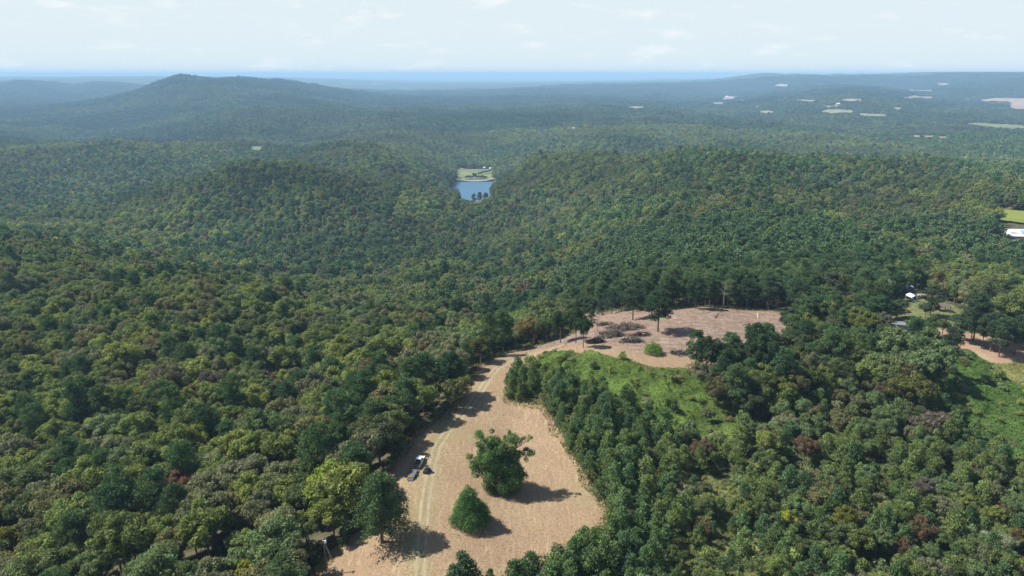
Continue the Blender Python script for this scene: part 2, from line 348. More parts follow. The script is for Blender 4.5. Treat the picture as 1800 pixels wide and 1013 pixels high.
def scatter(name, col, pts, rot, scl, idx, tint, **k):
    """one mass of forest: a point cloud whose points carry trees"""
    me = bpy.data.meshes.new(name); n = len(pts); me.vertices.add(n); me.vertices.foreach_set('co', np.asarray(pts, np.float32).ravel())
    for nm, ty, key, arr in (('rot', 'FLOAT_VECTOR', 'vector', rot), ('scl', 'FLOAT_VECTOR', 'vector', scl), ('idx', 'INT', 'value', idx), ('tint', 'FLOAT_COLOR', 'color', np.c_[tint, np.ones(n)])):
        a = me.attributes.new(nm, ty, 'POINT'); a.data.foreach_set(key, np.asarray(arr, np.int32 if ty == 'INT' else np.float32).ravel())
    o = bpy.data.objects.new(name, me); link(o); tag(o, kind='stuff', **k)
    gt = bpy.data.node_groups.new(name, 'GeometryNodeTree'); gt.interface.new_socket('Geometry', in_out='INPUT', socket_type='NodeSocketGeometry'); gt.interface.new_socket('Geometry', in_out='OUTPUT', socket_type='NodeSocketGeometry')
    N = gt.nodes.new; gi = N('NodeGroupInput'); go = N('NodeGroupOutput'); ip = N('GeometryNodeInstanceOnPoints'); ci = N('GeometryNodeCollectionInfo')
    ci.inputs['Collection'].default_value = col; ci.inputs['Separate Children'].default_value = True; ci.inputs['Reset Children'].default_value = True; ip.inputs['Pick Instance'].default_value = True
    def na(nm, dt):
        q = N('GeometryNodeInputNamedAttribute'); q.data_type = dt; q.inputs['Name'].default_value = nm; return q.outputs['Attribute']
    K = gt.links.new; K(gi.outputs[0], ip.inputs['Points']); K(ci.outputs[0], ip.inputs['Instance']); K(na('idx', 'INT'), ip.inputs['Instance Index'])
    K(na('rot', 'FLOAT_VECTOR'), ip.inputs['Rotation']); K(na('scl', 'FLOAT_VECTOR'), ip.inputs['Scale']); K(ip.outputs[0], go.inputs[0])
    md = o.modifiers.new('trees', 'NODES'); md.node_group = gt
    return o

# ------------------------------------------------------------------ ground regions (outlines surveyed on the photograph, held as ground polygons)
R_FIELD = [(520,1075),(548,1013),(572,975),(612,950),(640,925),(668,880),(680,835),(712,790),(738,755),(775,735),(812,700),(828,665),(848,640),(890,622),(955,606),
           (1000,590),(1012,562),(1030,551),(1090,546),(1160,545),(1250,541),(1330,545),(1410,553),(1388,585),(1375,625),(1300,640),(1222,640),(1190,668),(1150,655),(1100,637),(1030,625),(960,625),(905,655),(892,705),
           (958,714),(975,742),(1002,795),(1038,852),(1078,912),(1065,930),(1000,965),(930,1000),(870,1030),(840,1075)]
R_KUDZU = [(940,640),(960,622),(1030,622),(1100,634),(1160,652),(1200,655),(1240,665),(1290,690),(1310,740),(1290,800),(1240,790),(1190,780),(1130,735),(1060,690),(1000,680)]
R_SCRUB = [(1190,780),(1310,740),(1330,820),(1330,900),(1330,1080),(1130,1080),(1180,960),(1215,900)]
R_VINE2 = [(1610,640),(1655,612),(1700,615),(1745,640),(1765,660),(1810,690),(1850,740),(1850,850),(1790,830),(1735,800),(1700,770),(1665,735),(1640,690)]
R_GRASS2 = [(1745,640),(1800,640),(1860,650),(1860,740),(1810,690),(1765,660)]
R_DIRT = [(1500,615),(1530,590),(1600,592),(1640,578),(1700,585),(1760,590),(1860,592),(1860,650),(1800,640),(1745,640),(1700,615),(1655,612),(1610,625),(1560,640)]
R_YARD = [(1555,555),(1560,535),(1590,518),(1615,515),(1650,528),(1690,545),(1725,575),(1700,585),(1640,578),(1600,592),(1530,590)]
FARF = {  # far open ground: outline, colour
 'meadow_field': ([(1738,374),(1790,373),(1840,380),(1840,400),(1790,394),(1755,390)], (0.156,0.18,0.042)),
 'tan_field': ([(1720,178),(1745,174),(1830,173),(1830,192),(1770,192),(1775,183)], (0.3,0.228,0.168)),
 'pale_meadow': ([(1683,219),(1720,217),(1830,224),(1830,230),(1750,226)], (0.18,0.186,0.09)),
 'stubble_strip': ([(1578,239),(1630,240),(1670,243),(1660,246),(1610,244)], (0.252,0.216,0.12)),
 'grey_field': ([(1470,178),(1490,175),(1515,176),(1515,180)], (0.27,0.228,0.18)),
 'distant_tan_strip': ([(1583,173),(1600,170),(1640,171),(1638,175),(1600,174)], (0.3,0.24,0.18)),
 'distant_green_strip': ([(1440,198),(1455,194),(1500,195),(1498,200),(1460,201)], (0.204,0.216,0.108)),
 'hillside_clearing': ([(440,265),(438,259),(458,257),(466,262),(455,266)], (0.18,0.198,0.09)),
 'summit_clearing': ([(340,142),(345,138),(368,139),(366,143)], (0.24,0.204,0.144)),
 'lake_meadow': ([(803,318),(800,297),(866,297),(868,318)], (0.078,0.108,0.042)),
 'logged_patch': ([(1465,330),(1468,321),(1484,323),(1482,331)], (0.24,0.192,0.12)),
 'orange_bank': ([(180,415),(182,407),(193,412),(194,421)], (0.3,0.18,0.108)),
 'forest_gap': ([(1408,318),(1412,314),(1425,315),(1424,319)], (0.228,0.192,0.12)),
 'barn_yard': ([(1738,408),(1748,404),(1850,407),(1850,428),(1775,426)], (.20,.20,.12)),
 'far_pale_field': ([(1360,152),(1372,149),(1386,150),(1384,153)], (0.36,0.33,0.3)),
 'pasture_strip': ([(1100,190),(1110,188),(1135,189),(1130,191)], (.26,.25,.17)),
 'pasture_yard': ([(1270,176),(1272,171),(1292,171),(1290,175)], (.34,.30,.26)),
 'pasture_corner': ([(1560,193),(1572,190),(1590,191),(1580,194)], (.24,.26,.15)),
 'pasture_patch': ([(1250,183),(1256,181),(1275,182),(1270,184)], (.28,.27,.2)),
 'pasture_bench': ([(1395,178),(1400,176),(1435,177),(1432,179.5)], (.25,.24,.18)),
 'pasture_slope': ([(1500,204),(1508,201),(1560,203),(1555,206)], (.20,.22,.12)),
 'pasture_bottom': ([(1440,187),(1448,185),(1480,186),(1476,188.5)], (.26,.25,.18)),
 'pasture_hill': ([(1330,199),(1338,196),(1362,197),(1358,200)], (.22,.23,.14)),
 'pasture_far': ([(1590,160),(1600,158),(1640,159),(1634,161.5)], (.24,.22,.18)),
 'far_tan_field': ([(1648,150),(1655,147),(1668,148),(1666,151)], (0.36,0.3,0.24)),
}
WP = {k: wpoly(v) for k, v in dict(field=R_FIELD, kudzu=R_KUDZU, scrub=R_SCRUB, vine2=R_VINE2, grass2=R_GRASS2, dirt=R_DIRT, yard=R_YARD).items()}
FW = {k: wpoly(v[0]) for k, v in FARF.items()}
# the lake: an outline on its own level
LAKE = [flat(u, v, LAKE_Z) for u, v in [(786,350),(794,330),(800,321),(868,320),(876,332),(868,344),(852,350),(846,355),(836,355),(822,353)]]
def sheet(name, poly, cell, dz, m, edge=1.2, zfun=None, attr=None):
    P_ = np.array(poly); x0, y0 = P_.min(0) - cell*2; x1, y1 = P_.max(0) + cell*2
    nx = int((x1-x0)/cell) + 2; ny = int((y1-y0)/cell) + 2; X, Y = np.meshgrid(x0 + np.arange(nx)*cell, y0 + np.arange(ny)*cell)
    cx = X[:-1, :-1] + cell/2; cyy = Y[:-1, :-1] + cell/2
    ex = edge*cell*2*vnoise(cx/cell/4, cyy/cell/4, 5); ey = edge*cell*2*vnoise(cx/cell/4, cyy/cell/4, 6)
    ins = inpoly(cx + ex, cyy + ey, poly); ii, jj = np.nonzero(ins); idx = ii*nx + jj
    F = np.stack([idx, idx+1, idx+nx+1, idx+nx], 1); used, inv = np.unique(F, return_inverse=True); F = inv.reshape(-1, 4)
    vx = X.ravel()[used]; vy = Y.ravel()[used]; vz = (height(vx, vy) if zfun is None else zfun(vx, vy)) + dz
    me = mesh_np(name, np.c_[vx, vy, vz], F, [m], smooth=True); o = bpy.data.objects.new(name, me); link(o); o['kind'] = 'structure'
    if attr:
        for nm, fn in attr.items():
            a = me.attributes.new(nm, 'FLOAT', 'POINT'); a.data.foreach_set('value', fn(vx, vy).astype(np.float32))
    return o

# ------------------------------------------------------------------ ground sheet to the horizon
def ground_material():
    m = bpy.data.materials.new('forest_floor'); m.use_nodes = True; t = m.node_tree; b = t.nodes['Principled BSDF']; b.inputs['Roughness'].default_value = .95; b.inputs['Specular IOR Level'].default_value = .1
    N = t.nodes.new; K = t.links.new; ge = N('ShaderNodeNewGeometry')
    def noise(s, d=5):
        q = N('ShaderNodeTexNoise'); q.inputs['Scale'].default_value = s; q.inputs['Detail'].default_value = d; K(ge.outputs['Position'], q.inputs['Vector']); return q.outputs['Fac']
    def ramp(f, a, bb):
        q = N('ShaderNodeMapRange'); q.inputs[1].default_value = a; q.inputs[2].default_value = bb; K(f, q.inputs[0]); return q.outputs[0]
    def mix(f, c1, c2):
        q = N('ShaderNodeMix'); q.data_type = 'RGBA'; K(f, q.inputs[0])
        for s, c in ((6, c1), (7, c2)):
            if isinstance(c, tuple): q.inputs[s].default_value = (*c, 1)
            else: K(c, q.inputs[s])
        return q.outputs[2]
    near = mix(ramp(noise(.35), .4, .62), (.055,.06,.028), (.10,.085,.05))
    far = mix(ramp(noise(.02), .35, .65), (.035,.05,.022), (.06,.075,.03))
    fields = ramp(noise(.0016, 3), .66, .70); far = mix(fields, far, (.26,.24,.13))
    ln = N('ShaderNodeVectorMath'); ln.operation = 'LENGTH'; K(ge.outputs['Position'], ln.inputs[0]); c = mix(ramp(ln.outputs['Value'], 6500, 11000), near, far)
    K(c, b.inputs['Base Color']); return m
M['ground'] = ground_material()
az = np.r_[np.radians(np.arange(-180, -52, 4)), np.radians(np.arange(-50, 50.01, .16)), np.radians(np.arange(54, 180.1, 4))]
rr = np.r_[2, 20, np.exp(np.linspace(math.log(40), math.log(45500), 640))]
A_, R_ = np.meshgrid(az, rr); gx = (np.sin(A_)*R_); gy = (np.cos(A_)*R_); gz = height(gx, gy)
# the lake bed sits below its water
inl = inpoly(gx.ravel(), gy.ravel(), LAKE).reshape(gx.shape); gz = np.where(inl, np.minimum(gz, LAKE_Z - 2), gz)
near_lake = (np.abs(A_ + .045) < .09) & (R_ > 1600) & (R_ < 2260)
na_, nr_ = len(az), len(rr); ids = (np.arange(nr_-1)[:, None]*na_ + np.arange(na_-1)[None]).ravel()
o = bpy.data.objects.new('ground', mesh_np('ground', np.c_[gx.ravel(), gy.ravel(), gz.ravel()], np.stack([ids, ids+1, ids+na_+1, ids+na_], 1), [M['ground']], smooth=True)); link(o); o['kind'] = 'structure'
GMIN = float(gz.min()); GMAX = float(gz.max())

# ------------------------------------------------------------------ the mown field and other open ground
TRACK = [flat(u, v) for u, v in [(737,1090),(738,1030),(741,985),(744,940),(749,890),(757,845),(768,800),(792,762),(818,732),(842,702),(858,676),(874,654),(905,634),(945,615),(985,603)]]
def dist_line(x, y, line):
    best = np.full(np.shape(x), 1e9); side = np.zeros(np.shape(x))
    for (ax, ay), (bx, by) in zip(line[:-1], line[1:]):
        dx, dy = bx-ax, by-ay; L2 = dx*dx + dy*dy; t = np.clip(((x-ax)*dx + (y-ay)*dy)/L2, 0, 1)
        px = x - ax - t*dx; py = y - ay - t*dy; d = np.hypot(px, py); s = np.sign(px*dy - py*dx); side = np.where(d < best, s, side); best = np.minimum(best, d)
    return best, side
def a_rut(x, y):
    d, s = dist_line(x, y, TRACK); w = .75 + .5*(vnoise(x/9, y/9, 41) + .5)
    d2 = np.abs(d*s + 5.2)                       # the older pair of ruts to the right
    return np.clip(np.exp(-((d - .95)/.34)**2)*w*.85*(.55 + 1.1*(vnoise(x/3, y/3, 44) + .5)), 0, 1)
def a_green(x, y):
    d, s = dist_line(x, y, TRACK); return np.clip(np.exp(-(d/2.6)**2)*.8 + .8*np.exp(-((d*s + 2.2)/3.2)**2)*(vnoise(x/6, y/6, 47) + .45), 0, 1)*np.clip((270 - y)/60, 0, 1)
def a_clear(x, y):
    return np.clip((y - 262 + 14*fbm(x/20, y/20, 51))/18 + (x - 22)/40, 0, 1)
def field_material():
    m = bpy.data.materials.new('mown_straw'); m.use_nodes = True; t = m.node_tree; b = t.nodes['Principled BSDF']; b.inputs['Roughness'].default_value = .95; b.inputs['Specular IOR Level'].default_value = .1
    N = t.nodes.new; K = t.links.new; ge = N('ShaderNodeNewGeometry')
    def noise(s, d=6, sc=None, rot=0):
        q = N('ShaderNodeTexNoise'); q.inputs['Scale'].default_value = s; q.inputs['Detail'].default_value = d; q.inputs['Roughness'].default_value = .62
        v = ge.outputs['Position']
        if sc:
            mm = N('ShaderNodeMapping'); mm.inputs['Scale'].default_value = sc; mm.inputs['Rotation'].default_value = (0, 0, rot); K(v, mm.inputs[0]); v = mm.outputs[0]
        K(v, q.inputs['Vector']); return q.outputs['Fac']
    def ramp(f, a, bb, c=0, d=1):
        q = N('ShaderNodeMapRange'); q.inputs[1].default_value = a; q.inputs[2].default_value = bb; q.inputs[3].default_value = c; q.inputs[4].default_value = d; K(f, q.inputs[0]); return q.outputs[0]
    def mix(f, c1, c2):
        q = N('ShaderNodeMix'); q.data_type = 'RGBA'
        if isinstance(f, float): q.inputs[0].default_value = f
        else: K(f, q.inputs[0])
        for s, c in ((6, c1), (7, c2)):
            if isinstance(c, tuple): q.inputs[s].default_value = (*c, 1)
            else: K(c, q.inputs[s])
        return q.outputs[2]
    def mul(a, c):
        q = N('ShaderNodeMath'); q.operation = 'MULTIPLY'; K(a, q.inputs[0])
        if isinstance(c, float): q.inputs[1].default_value = c
        else: K(c, q.inputs[1])
        return q.outputs[0]
    def at(nm):
        q = N('ShaderNodeAttribute'); q.attribute_name = nm; return q.outputs['Fac']
    base = mix(ramp(noise(.06, 4), .4, .62), (.265,.185,.112), (.30,.222,.132))
    base = mix(ramp(noise(1.6, 8), .42, .66), base, (.19,.125,.078))
    base = mix(ramp(noise(1.3, 4, (1, .14, 1), .35), .54, .68, 0, .55), base, (.37,.29,.18))
    base = mix(ramp(noise(.5, 5, (1, .1, 1), -.25), .55, .7, 0, .5), base, (.20,.135,.085))
    base = mix(ramp(noise(.035, 3), .56, .66, 0, .45), base, (.22,.19,.10))
    clear = mix(ramp(noise(.25, 7), .38, .62), (.235,.17,.128), (.165,.112,.082))
    clear = mix(ramp(noise(.8, 6, (.16, 1, 1), .5), .56, .66, 0, .8), clear, (.31,.255,.205))
    clear = mix(ramp(noise(.7, 7), .56, .64, 0, .75), clear, (.085,.06,.045))
    clear = mix(ramp(noise(.09, 4), .6, .68, 0, .5), clear, (.16,.165,.075))
    c = mix(at('clear'), base, clear)
    gr = mul(at('green'), ramp(noise(1.0, 6), .36, .6)); c = mix(mul(gr, .75), c, (0.164,0.168,0.0656))
    c = mix(mul(at('rut'), ramp(noise(.7, 4), .25, .5)), c, (0.328,0.271,0.197))
    K(c, b.inputs['Base Color'])
    bp = N('ShaderNodeBump'); bp.inputs['Distance'].default_value = .22; bp.inputs['Strength'].default_value = .9; K(noise(1.9, 8), bp.inputs['Height']); K(bp.outputs[0], b.inputs['Normal'])
    return m
M['field'] = field_material()
sheet('mown_field', WP['field'], .5, .25, M['field'], attr=dict(rut=a_rut, green=a_green, clear=a_clear))
def grassy(nm, c1, c2, c3, s=.4): 
    m = mat(nm, c1, .95, noise=s, col2=c2, bump=.15, spec=.1); return m
M['scrubg'] = grassy('scrub_grass', (.17,.18,.07), (.24,.20,.10), None, .5); M['yard'] = grassy('yard_grass', (.15,.17,.07), (.22,.20,.10), None, .15)
M['dirt'] = grassy('red_dirt', (.33,.25,.17), (.26,.16,.10), None, .12); M['kground'] = grassy('vine_ground', (.13,.20,.04), (.17,.21,.06), None, .3)
M['grass2'] = grassy('dry_grass', (.30,.28,.12), (.20,.24,.09), None, .12)
sheet('scrub_ground', WP['scrub'], 1.2, .15, M['scrubg']); sheet('vine_ground', WP['kudzu'], 1.0, .17, M['kground'])
sheet('yard_ground', WP['yard'], 1.0, .15, M['yard']); sheet('dirt_ground', WP['dirt'], 1.0, .19, M['dirt'])
sheet('dry_grass_ground', WP['grass2'], 1.2, .23, M['grass2']); sheet('vine_ground', WP['vine2'], 1.2, .12, M['kground'])
for k, (pts, c) in FARF.items():
    w = np.array(FW[k]); ext = max(np.ptp(w[:, 0]), np.ptp(w[:, 1])); r = np.hypot(*w.mean(0))
    if k == 'lake_meadow': w_ = [flat(u, v, LAKE_Z+1) for u, v in pts]; FW[k] = w_; sheet(k, w_, 6, 3.0, mat(k, c, .95, noise=.03, col2=(.19,.21,.09), spec=.1)); continue
    sheet(k, FW[k], ext/90, 1.0 + r*.0012, mat(k, c, .95, noise=.02, col2=tuple(q*.8 for q in c), spec=.1, coord='Object'))

# the lake
mw = bpy.data.materials.new('lake_water'); mw.use_nodes = True; b = mw.node_tree.nodes['Principled BSDF']; b.inputs['Base Color'].default_value = (.05,.12,.19,1); b.inputs['Roughness'].default_value = .45; b.inputs['Specular IOR Level'].default_value = .25
nn = mw.node_tree.nodes.new('ShaderNodeTexNoise'); nn.inputs['Scale'].default_value = .25; bb = mw.node_tree.nodes.new('ShaderNodeBump'); bb.inputs['Distance'].default_value = .25
ge = mw.node_tree.nodes.new('ShaderNodeNewGeometry'); mw.node_tree.links.new(ge.outputs['Position'], nn.inputs['Vector']); mw.node_tree.links.new(nn.outputs['Fac'], bb.inputs['Height']); mw.node_tree.links.new(bb.outputs[0], b.inputs['Normal'])
me = bpy.data.meshes.new('lake_water'); me.from_pydata([(x, y, LAKE_Z+2.2) for x, y in LAKE], [], [tuple(range(len(LAKE)))]); me.materials.append(mw)
o = bpy.data.objects.new('lake_water', me); link(o); o['kind'] = 'structure'

# ------------------------------------------------------------------ trees
PAL_B = np.array([(.112,.150,.052),(.090,.120,.048),(.122,.160,.052),(.074,.100,.044),(.120,.135,.075),(.138,.170,.052),(.120,.125,.058),(.095,.135,.060)])
PAL_P = np.array([(.056,.100,.044),(.066,.112,.046),(.048,.088,.042),(.076,.116,.050)])
PAL_Y = np.array([(.078,.130,.052),(.092,.140,.053),(.066,.114,.052),(.110,.150,.052)])
ODD = np.array([(.16,.115,.065),(.14,.105,.06),(.20,.21,.05),(.14,.115,.07),(.15,.135,.10),(.18,.15,.06)])
BN = ['mid green', 'dull green', 'bright green', 'dark green', 'grey green', 'yellow green', 'olive brown', 'cool green']
spots = []     # kind, x, y, scale(sx,sy,sz), tint, label id
def jgrid(r0, r1, s, sd):
    rg = np.random.default_rng(sd); n = int(r1/s) + 1
    xs, ys = np.meshgrid(np.arange(-n, n)*s, np.arange(0, n)*s); xs = xs.ravel() + rg.uniform(-.45, .45, xs.size)*s; ys = ys.ravel() + rg.uniform(-.45, .45, ys.size)*s
    r = np.hypot(xs, ys); k = (r >= r0) & (r < r1) & (np.abs(np.arctan2(xs, ys)) < .85); return xs[k], ys[k]
def keep_view(x, y, z, top=18, mu=130, mv=110):
    u, v = proj(x, y, z + top); u2, v2 = proj(x, y, z); return (u > -mu - 90) & (u < 1800 + mu) & (v < 1013 + mv) & (y > 60), u2, v2, v
# horizon line per bearing: trees well hidden behind nearer ground are left out
HA = np.radians(np.arange(-50, 50.01, .5)); HR = np.exp(np.linspace(math.log(60), math.log(45000), 420))
hA, hR = np.meshgrid(HA, HR); hz = height(np.sin(hA)*hR, np.cos(hA)*hR); hs = np.maximum.accumulate((hz + 4 - H)/hR, axis=0)
def hidden(x, y, z, top):
    r = np.hypot(x, y); a = np.arctan2(x, y); j = np.clip(np.round((a - HA[0])/(HA[1]-HA[0])).astype(int), 0, len(HA)-1); i = np.clip(np.searchsorted(HR, r*.985) - 1, 0, len(HR)-1)
    return (z + top + 9 + r*.002 - H)/r < hs[i, j]
OPEN = ['field', 'kudzu', 'scrub', 'vine2', 'grass2', 'dirt', 'yard']
R_PINE = [(1000,555),(985,520),(1020,480),(1080,430),(1180,410),(1330,400),(1500,425),(1580,470),(1560,510),(1500,520),(1450,550),(1410,553),(1330,545),(1250,541),(1160,545),(1030,551)]
R_YP = [(885,712),(893,672),(940,655),(1000,684),(1065,695),(1130,740),(1190,790),(1215,895),(1185,955),(1110,965),(1078,915),(1035,850),(1000,792),(968,722),(958,712)]
R_YP2 = [(865,1085),(900,1050),(950,1010),(1010,985),(1060,945),(1085,920),(1110,965),(1185,955),(1150,1000),(1150,1150),(860,1150)]
R_SCR = [(1215,895),(1190,790),(1240,790),(1310,740),(1330,700),(1420,690),(1640,700),(1760,770),(1900,800),(1950,1200),(1100,1200),(1150,1000),(1185,955)]
R_GROVE = [(1212,672),(1215,640),(1300,628),(1370,622),(1388,580),(1440,548),(1500,545),(1545,590),(1560,640),(1480,700),(1330,735),(1240,715)]
R_NOBIG = [(885,615),(1212,615),(1212,690),(1330,720),(1340,1160),(556,1300),(556,1004),(600,985),(880,985)]
WZ = {k: wpoly([(u, min(v, 1200)) for u, v in p]) for k, p in dict(pine=R_PINE, yp=R_YP, yp2=R_YP2, scr=R_SCR, grove=R_GROVE).items()}
def colour(kind, x, y, rg):
    n = len(x); pal = {'broadleaf_tree': PAL_B, 'shrub': PAL_B, 'pine_tree': PAL_P, 'cedar_tree': PAL_P}.get(kind, PAL_Y)
    f = (fbm(x/60, y/60, 71, 2) + .5 + rg.normal(size=n)*.3)*len(pal); ci = np.clip(f.astype(int), 0, len(pal)-1) % len(pal)
    t = pal[ci]*rg.uniform(.92, 1.28, (n, 1))*np.array([1.30, 1.25, 1.17]); return t, ci
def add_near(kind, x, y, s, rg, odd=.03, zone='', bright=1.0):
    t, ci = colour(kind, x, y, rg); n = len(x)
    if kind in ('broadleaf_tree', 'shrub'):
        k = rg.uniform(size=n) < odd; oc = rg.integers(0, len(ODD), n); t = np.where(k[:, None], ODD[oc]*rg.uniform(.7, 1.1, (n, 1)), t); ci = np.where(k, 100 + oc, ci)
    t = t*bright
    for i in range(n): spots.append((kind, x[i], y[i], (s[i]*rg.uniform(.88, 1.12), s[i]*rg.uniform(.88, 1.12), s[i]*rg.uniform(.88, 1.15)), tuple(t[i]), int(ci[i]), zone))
R1 = 760.0
rg = np.random.default_rng(11)
x, y = jgrid(90, R1, 6.8, 3); z = height(x, y); kv, u, v, vt = keep_view(x, y, z); x, y, z, u, v = x[kv], y[kv], z[kv], u[kv], v[kv]; vt_ = proj(x, y, z + 15)[1]
hid = hidden(x, y, z, 16); x, y, z, u, v, vt_ = [q[~hid] for q in (x, y, z, u, v, vt_)]
opn = np.zeros(len(x), bool)
for k in OPEN: opn |= inpoly(x, y, WP[k])
for k in FW: opn |= inpoly(x, y, FW[k])
for k in ('meadow_field', 'barn_yard'):
    for f in (.5, 1.0): opn |= inpoly(u, v + (vt_ - v)*f, FARF[k][0]) & (y > 400)
inz = {k: inpoly(x, y, WZ[k]) for k in WZ}
free = ~opn & ~inz['yp'] & ~inz['yp2'] & ~inz['scr'] & ~inz['grove'] & ~inpoly(u, v, R_NOBIG)
# margin so that full-grown crowns do not overhang the field
jit = rg.uniform(size=len(x)); pz = inz['pine'] & free
pn = fbm(x/90, y/90, 61, 3); isp = (pz & (jit < .93)) | (~pz & free & (pn > .12) & (jit < .5) & (x > -60)) | (~pz & free & (jit < .07))
ctr = free & ~isp
rightside = (x > 60)
add_near('pine_tree', x[isp], y[isp], rg.uniform(.72, 1.08, isp.sum()), rg, zone='pine')
s = np.clip(rg.uniform(.55, 1.12, ctr.sum()) + .35*fbm(x[ctr]/38, y[ctr]/38, 91, 2), .55, 1.45)
add_near('broadleaf_tree', x[ctr], y[ctr], s, rg, odd=.01, zone='canopy')
x, y = jgrid(150, 420, 6.2, 15); z = height(x, y); m1 = inpoly(x, y, WZ['grove']); x, y = x[m1], y[m1]; a = rg.uniform(size=len(x)) < .3
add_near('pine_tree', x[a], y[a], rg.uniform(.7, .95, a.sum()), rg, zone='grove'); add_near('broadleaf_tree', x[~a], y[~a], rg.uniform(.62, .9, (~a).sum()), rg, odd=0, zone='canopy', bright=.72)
# young pine plantation, tight rows
x, y = jgrid(90, 420, 3.3, 5); z = height(x, y); kv, u, v, vt = keep_view(x, y, z, 9); x, y = x[kv], y[kv]
m1 = (inpoly(x, y, WZ['yp']) | inpoly(x, y, WZ['yp2'])) & ~inpoly(x, y, WP['field'])
m1 &= rg.uniform(size=len(x)) < .8
add_near('young_pine', x[m1], y[m1], np.clip(rg.uniform(.55, 1.1, m1.sum()) + .25*fbm(x[m1]/15, y[m1]/15, 88, 2), .4, 1.25), rg, zone='plantation')
# scrub woodland lower right
x, y = jgrid(90, 420, 5.0, 6); z = height(x, y); kv, u, v, vt = keep_view(x, y, z, 9); x, y = x[kv], y[kv]
m1 = inpoly(x, y, WZ['scr']) & ~inpoly(x, y, WP['vine2']) & ~inpoly(x, y, WP['kudzu'])
m1 &= ~(inpoly(x, y, WP['scrub']) & (rg.uniform(size=len(x)) < .55))
x, y = x[m1], y[m1]; q = rg.uniform(size=len(x)) + .5*fbm(x/25, y/25, 81, 2)
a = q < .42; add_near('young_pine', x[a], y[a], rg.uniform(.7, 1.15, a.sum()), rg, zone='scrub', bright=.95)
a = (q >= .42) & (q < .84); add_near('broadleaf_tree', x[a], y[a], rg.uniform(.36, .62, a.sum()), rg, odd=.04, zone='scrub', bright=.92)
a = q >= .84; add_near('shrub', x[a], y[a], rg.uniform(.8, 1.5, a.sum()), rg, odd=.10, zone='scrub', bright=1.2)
# shrubs in the vines and along the wood edge
x, y = jgrid(90, 420, 6.0, 8); z = height(x, y); kv, u, v, vt = keep_view(x, y, z, 4); x, y = x[kv], y[kv]
m1 = (inpoly(x, y, WP['kudzu']) | inpoly(x, y, WP['scrub']) | inpoly(x, y, WP['vine2'])) & (rg.uniform(size=len(x)) < .42)
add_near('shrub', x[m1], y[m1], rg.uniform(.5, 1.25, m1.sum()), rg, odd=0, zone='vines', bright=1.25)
x, y = jgrid(90, 420, 7.0, 18); u, v = proj(x, y, height(x, y)); m1 = inpoly(x, y, WP['kudzu']) & (u > 1110 + (700 - v)*.6) & (rg.uniform(size=len(x)) < .25)
add_near('broadleaf_tree', x[m1], y[m1], rg.uniform(.24, .42, m1.sum()), rg, odd=0, zone='scrub', bright=.85)
x, y = jgrid(90, 420, 9.0, 19); m1 = (inpoly(x, y, WP['scrub'])) & (rg.uniform(size=len(x)) < .6)
add_near('young_pine', x[m1], y[m1], rg.uniform(.45, .85, m1.sum()), rg, zone='scrub', bright=.9)
def edge_dist(x, y, poly):
    d, _ = dist_line(x, y, poly + [poly[0]]); return d
x, y = jgrid(90, 420, 3.6, 9); d = edge_dist(x, y, WP['field']); m1 = ~inpoly(x, y, WP['field']) & (d < 5.5) & ~inpoly(x, y, WZ['yp']) & ~inpoly(x, y, WP['kudzu']) & (rg.uniform(size=len(x)) < .55)
z = height(x, y); kv, *_ = keep_view(x, y, z, 4); m1 &= kv
add_near('shrub', x[m1], y[m1], rg.uniform(.5, 1.2, m1.sum()), rg, odd=.05, zone='edge')
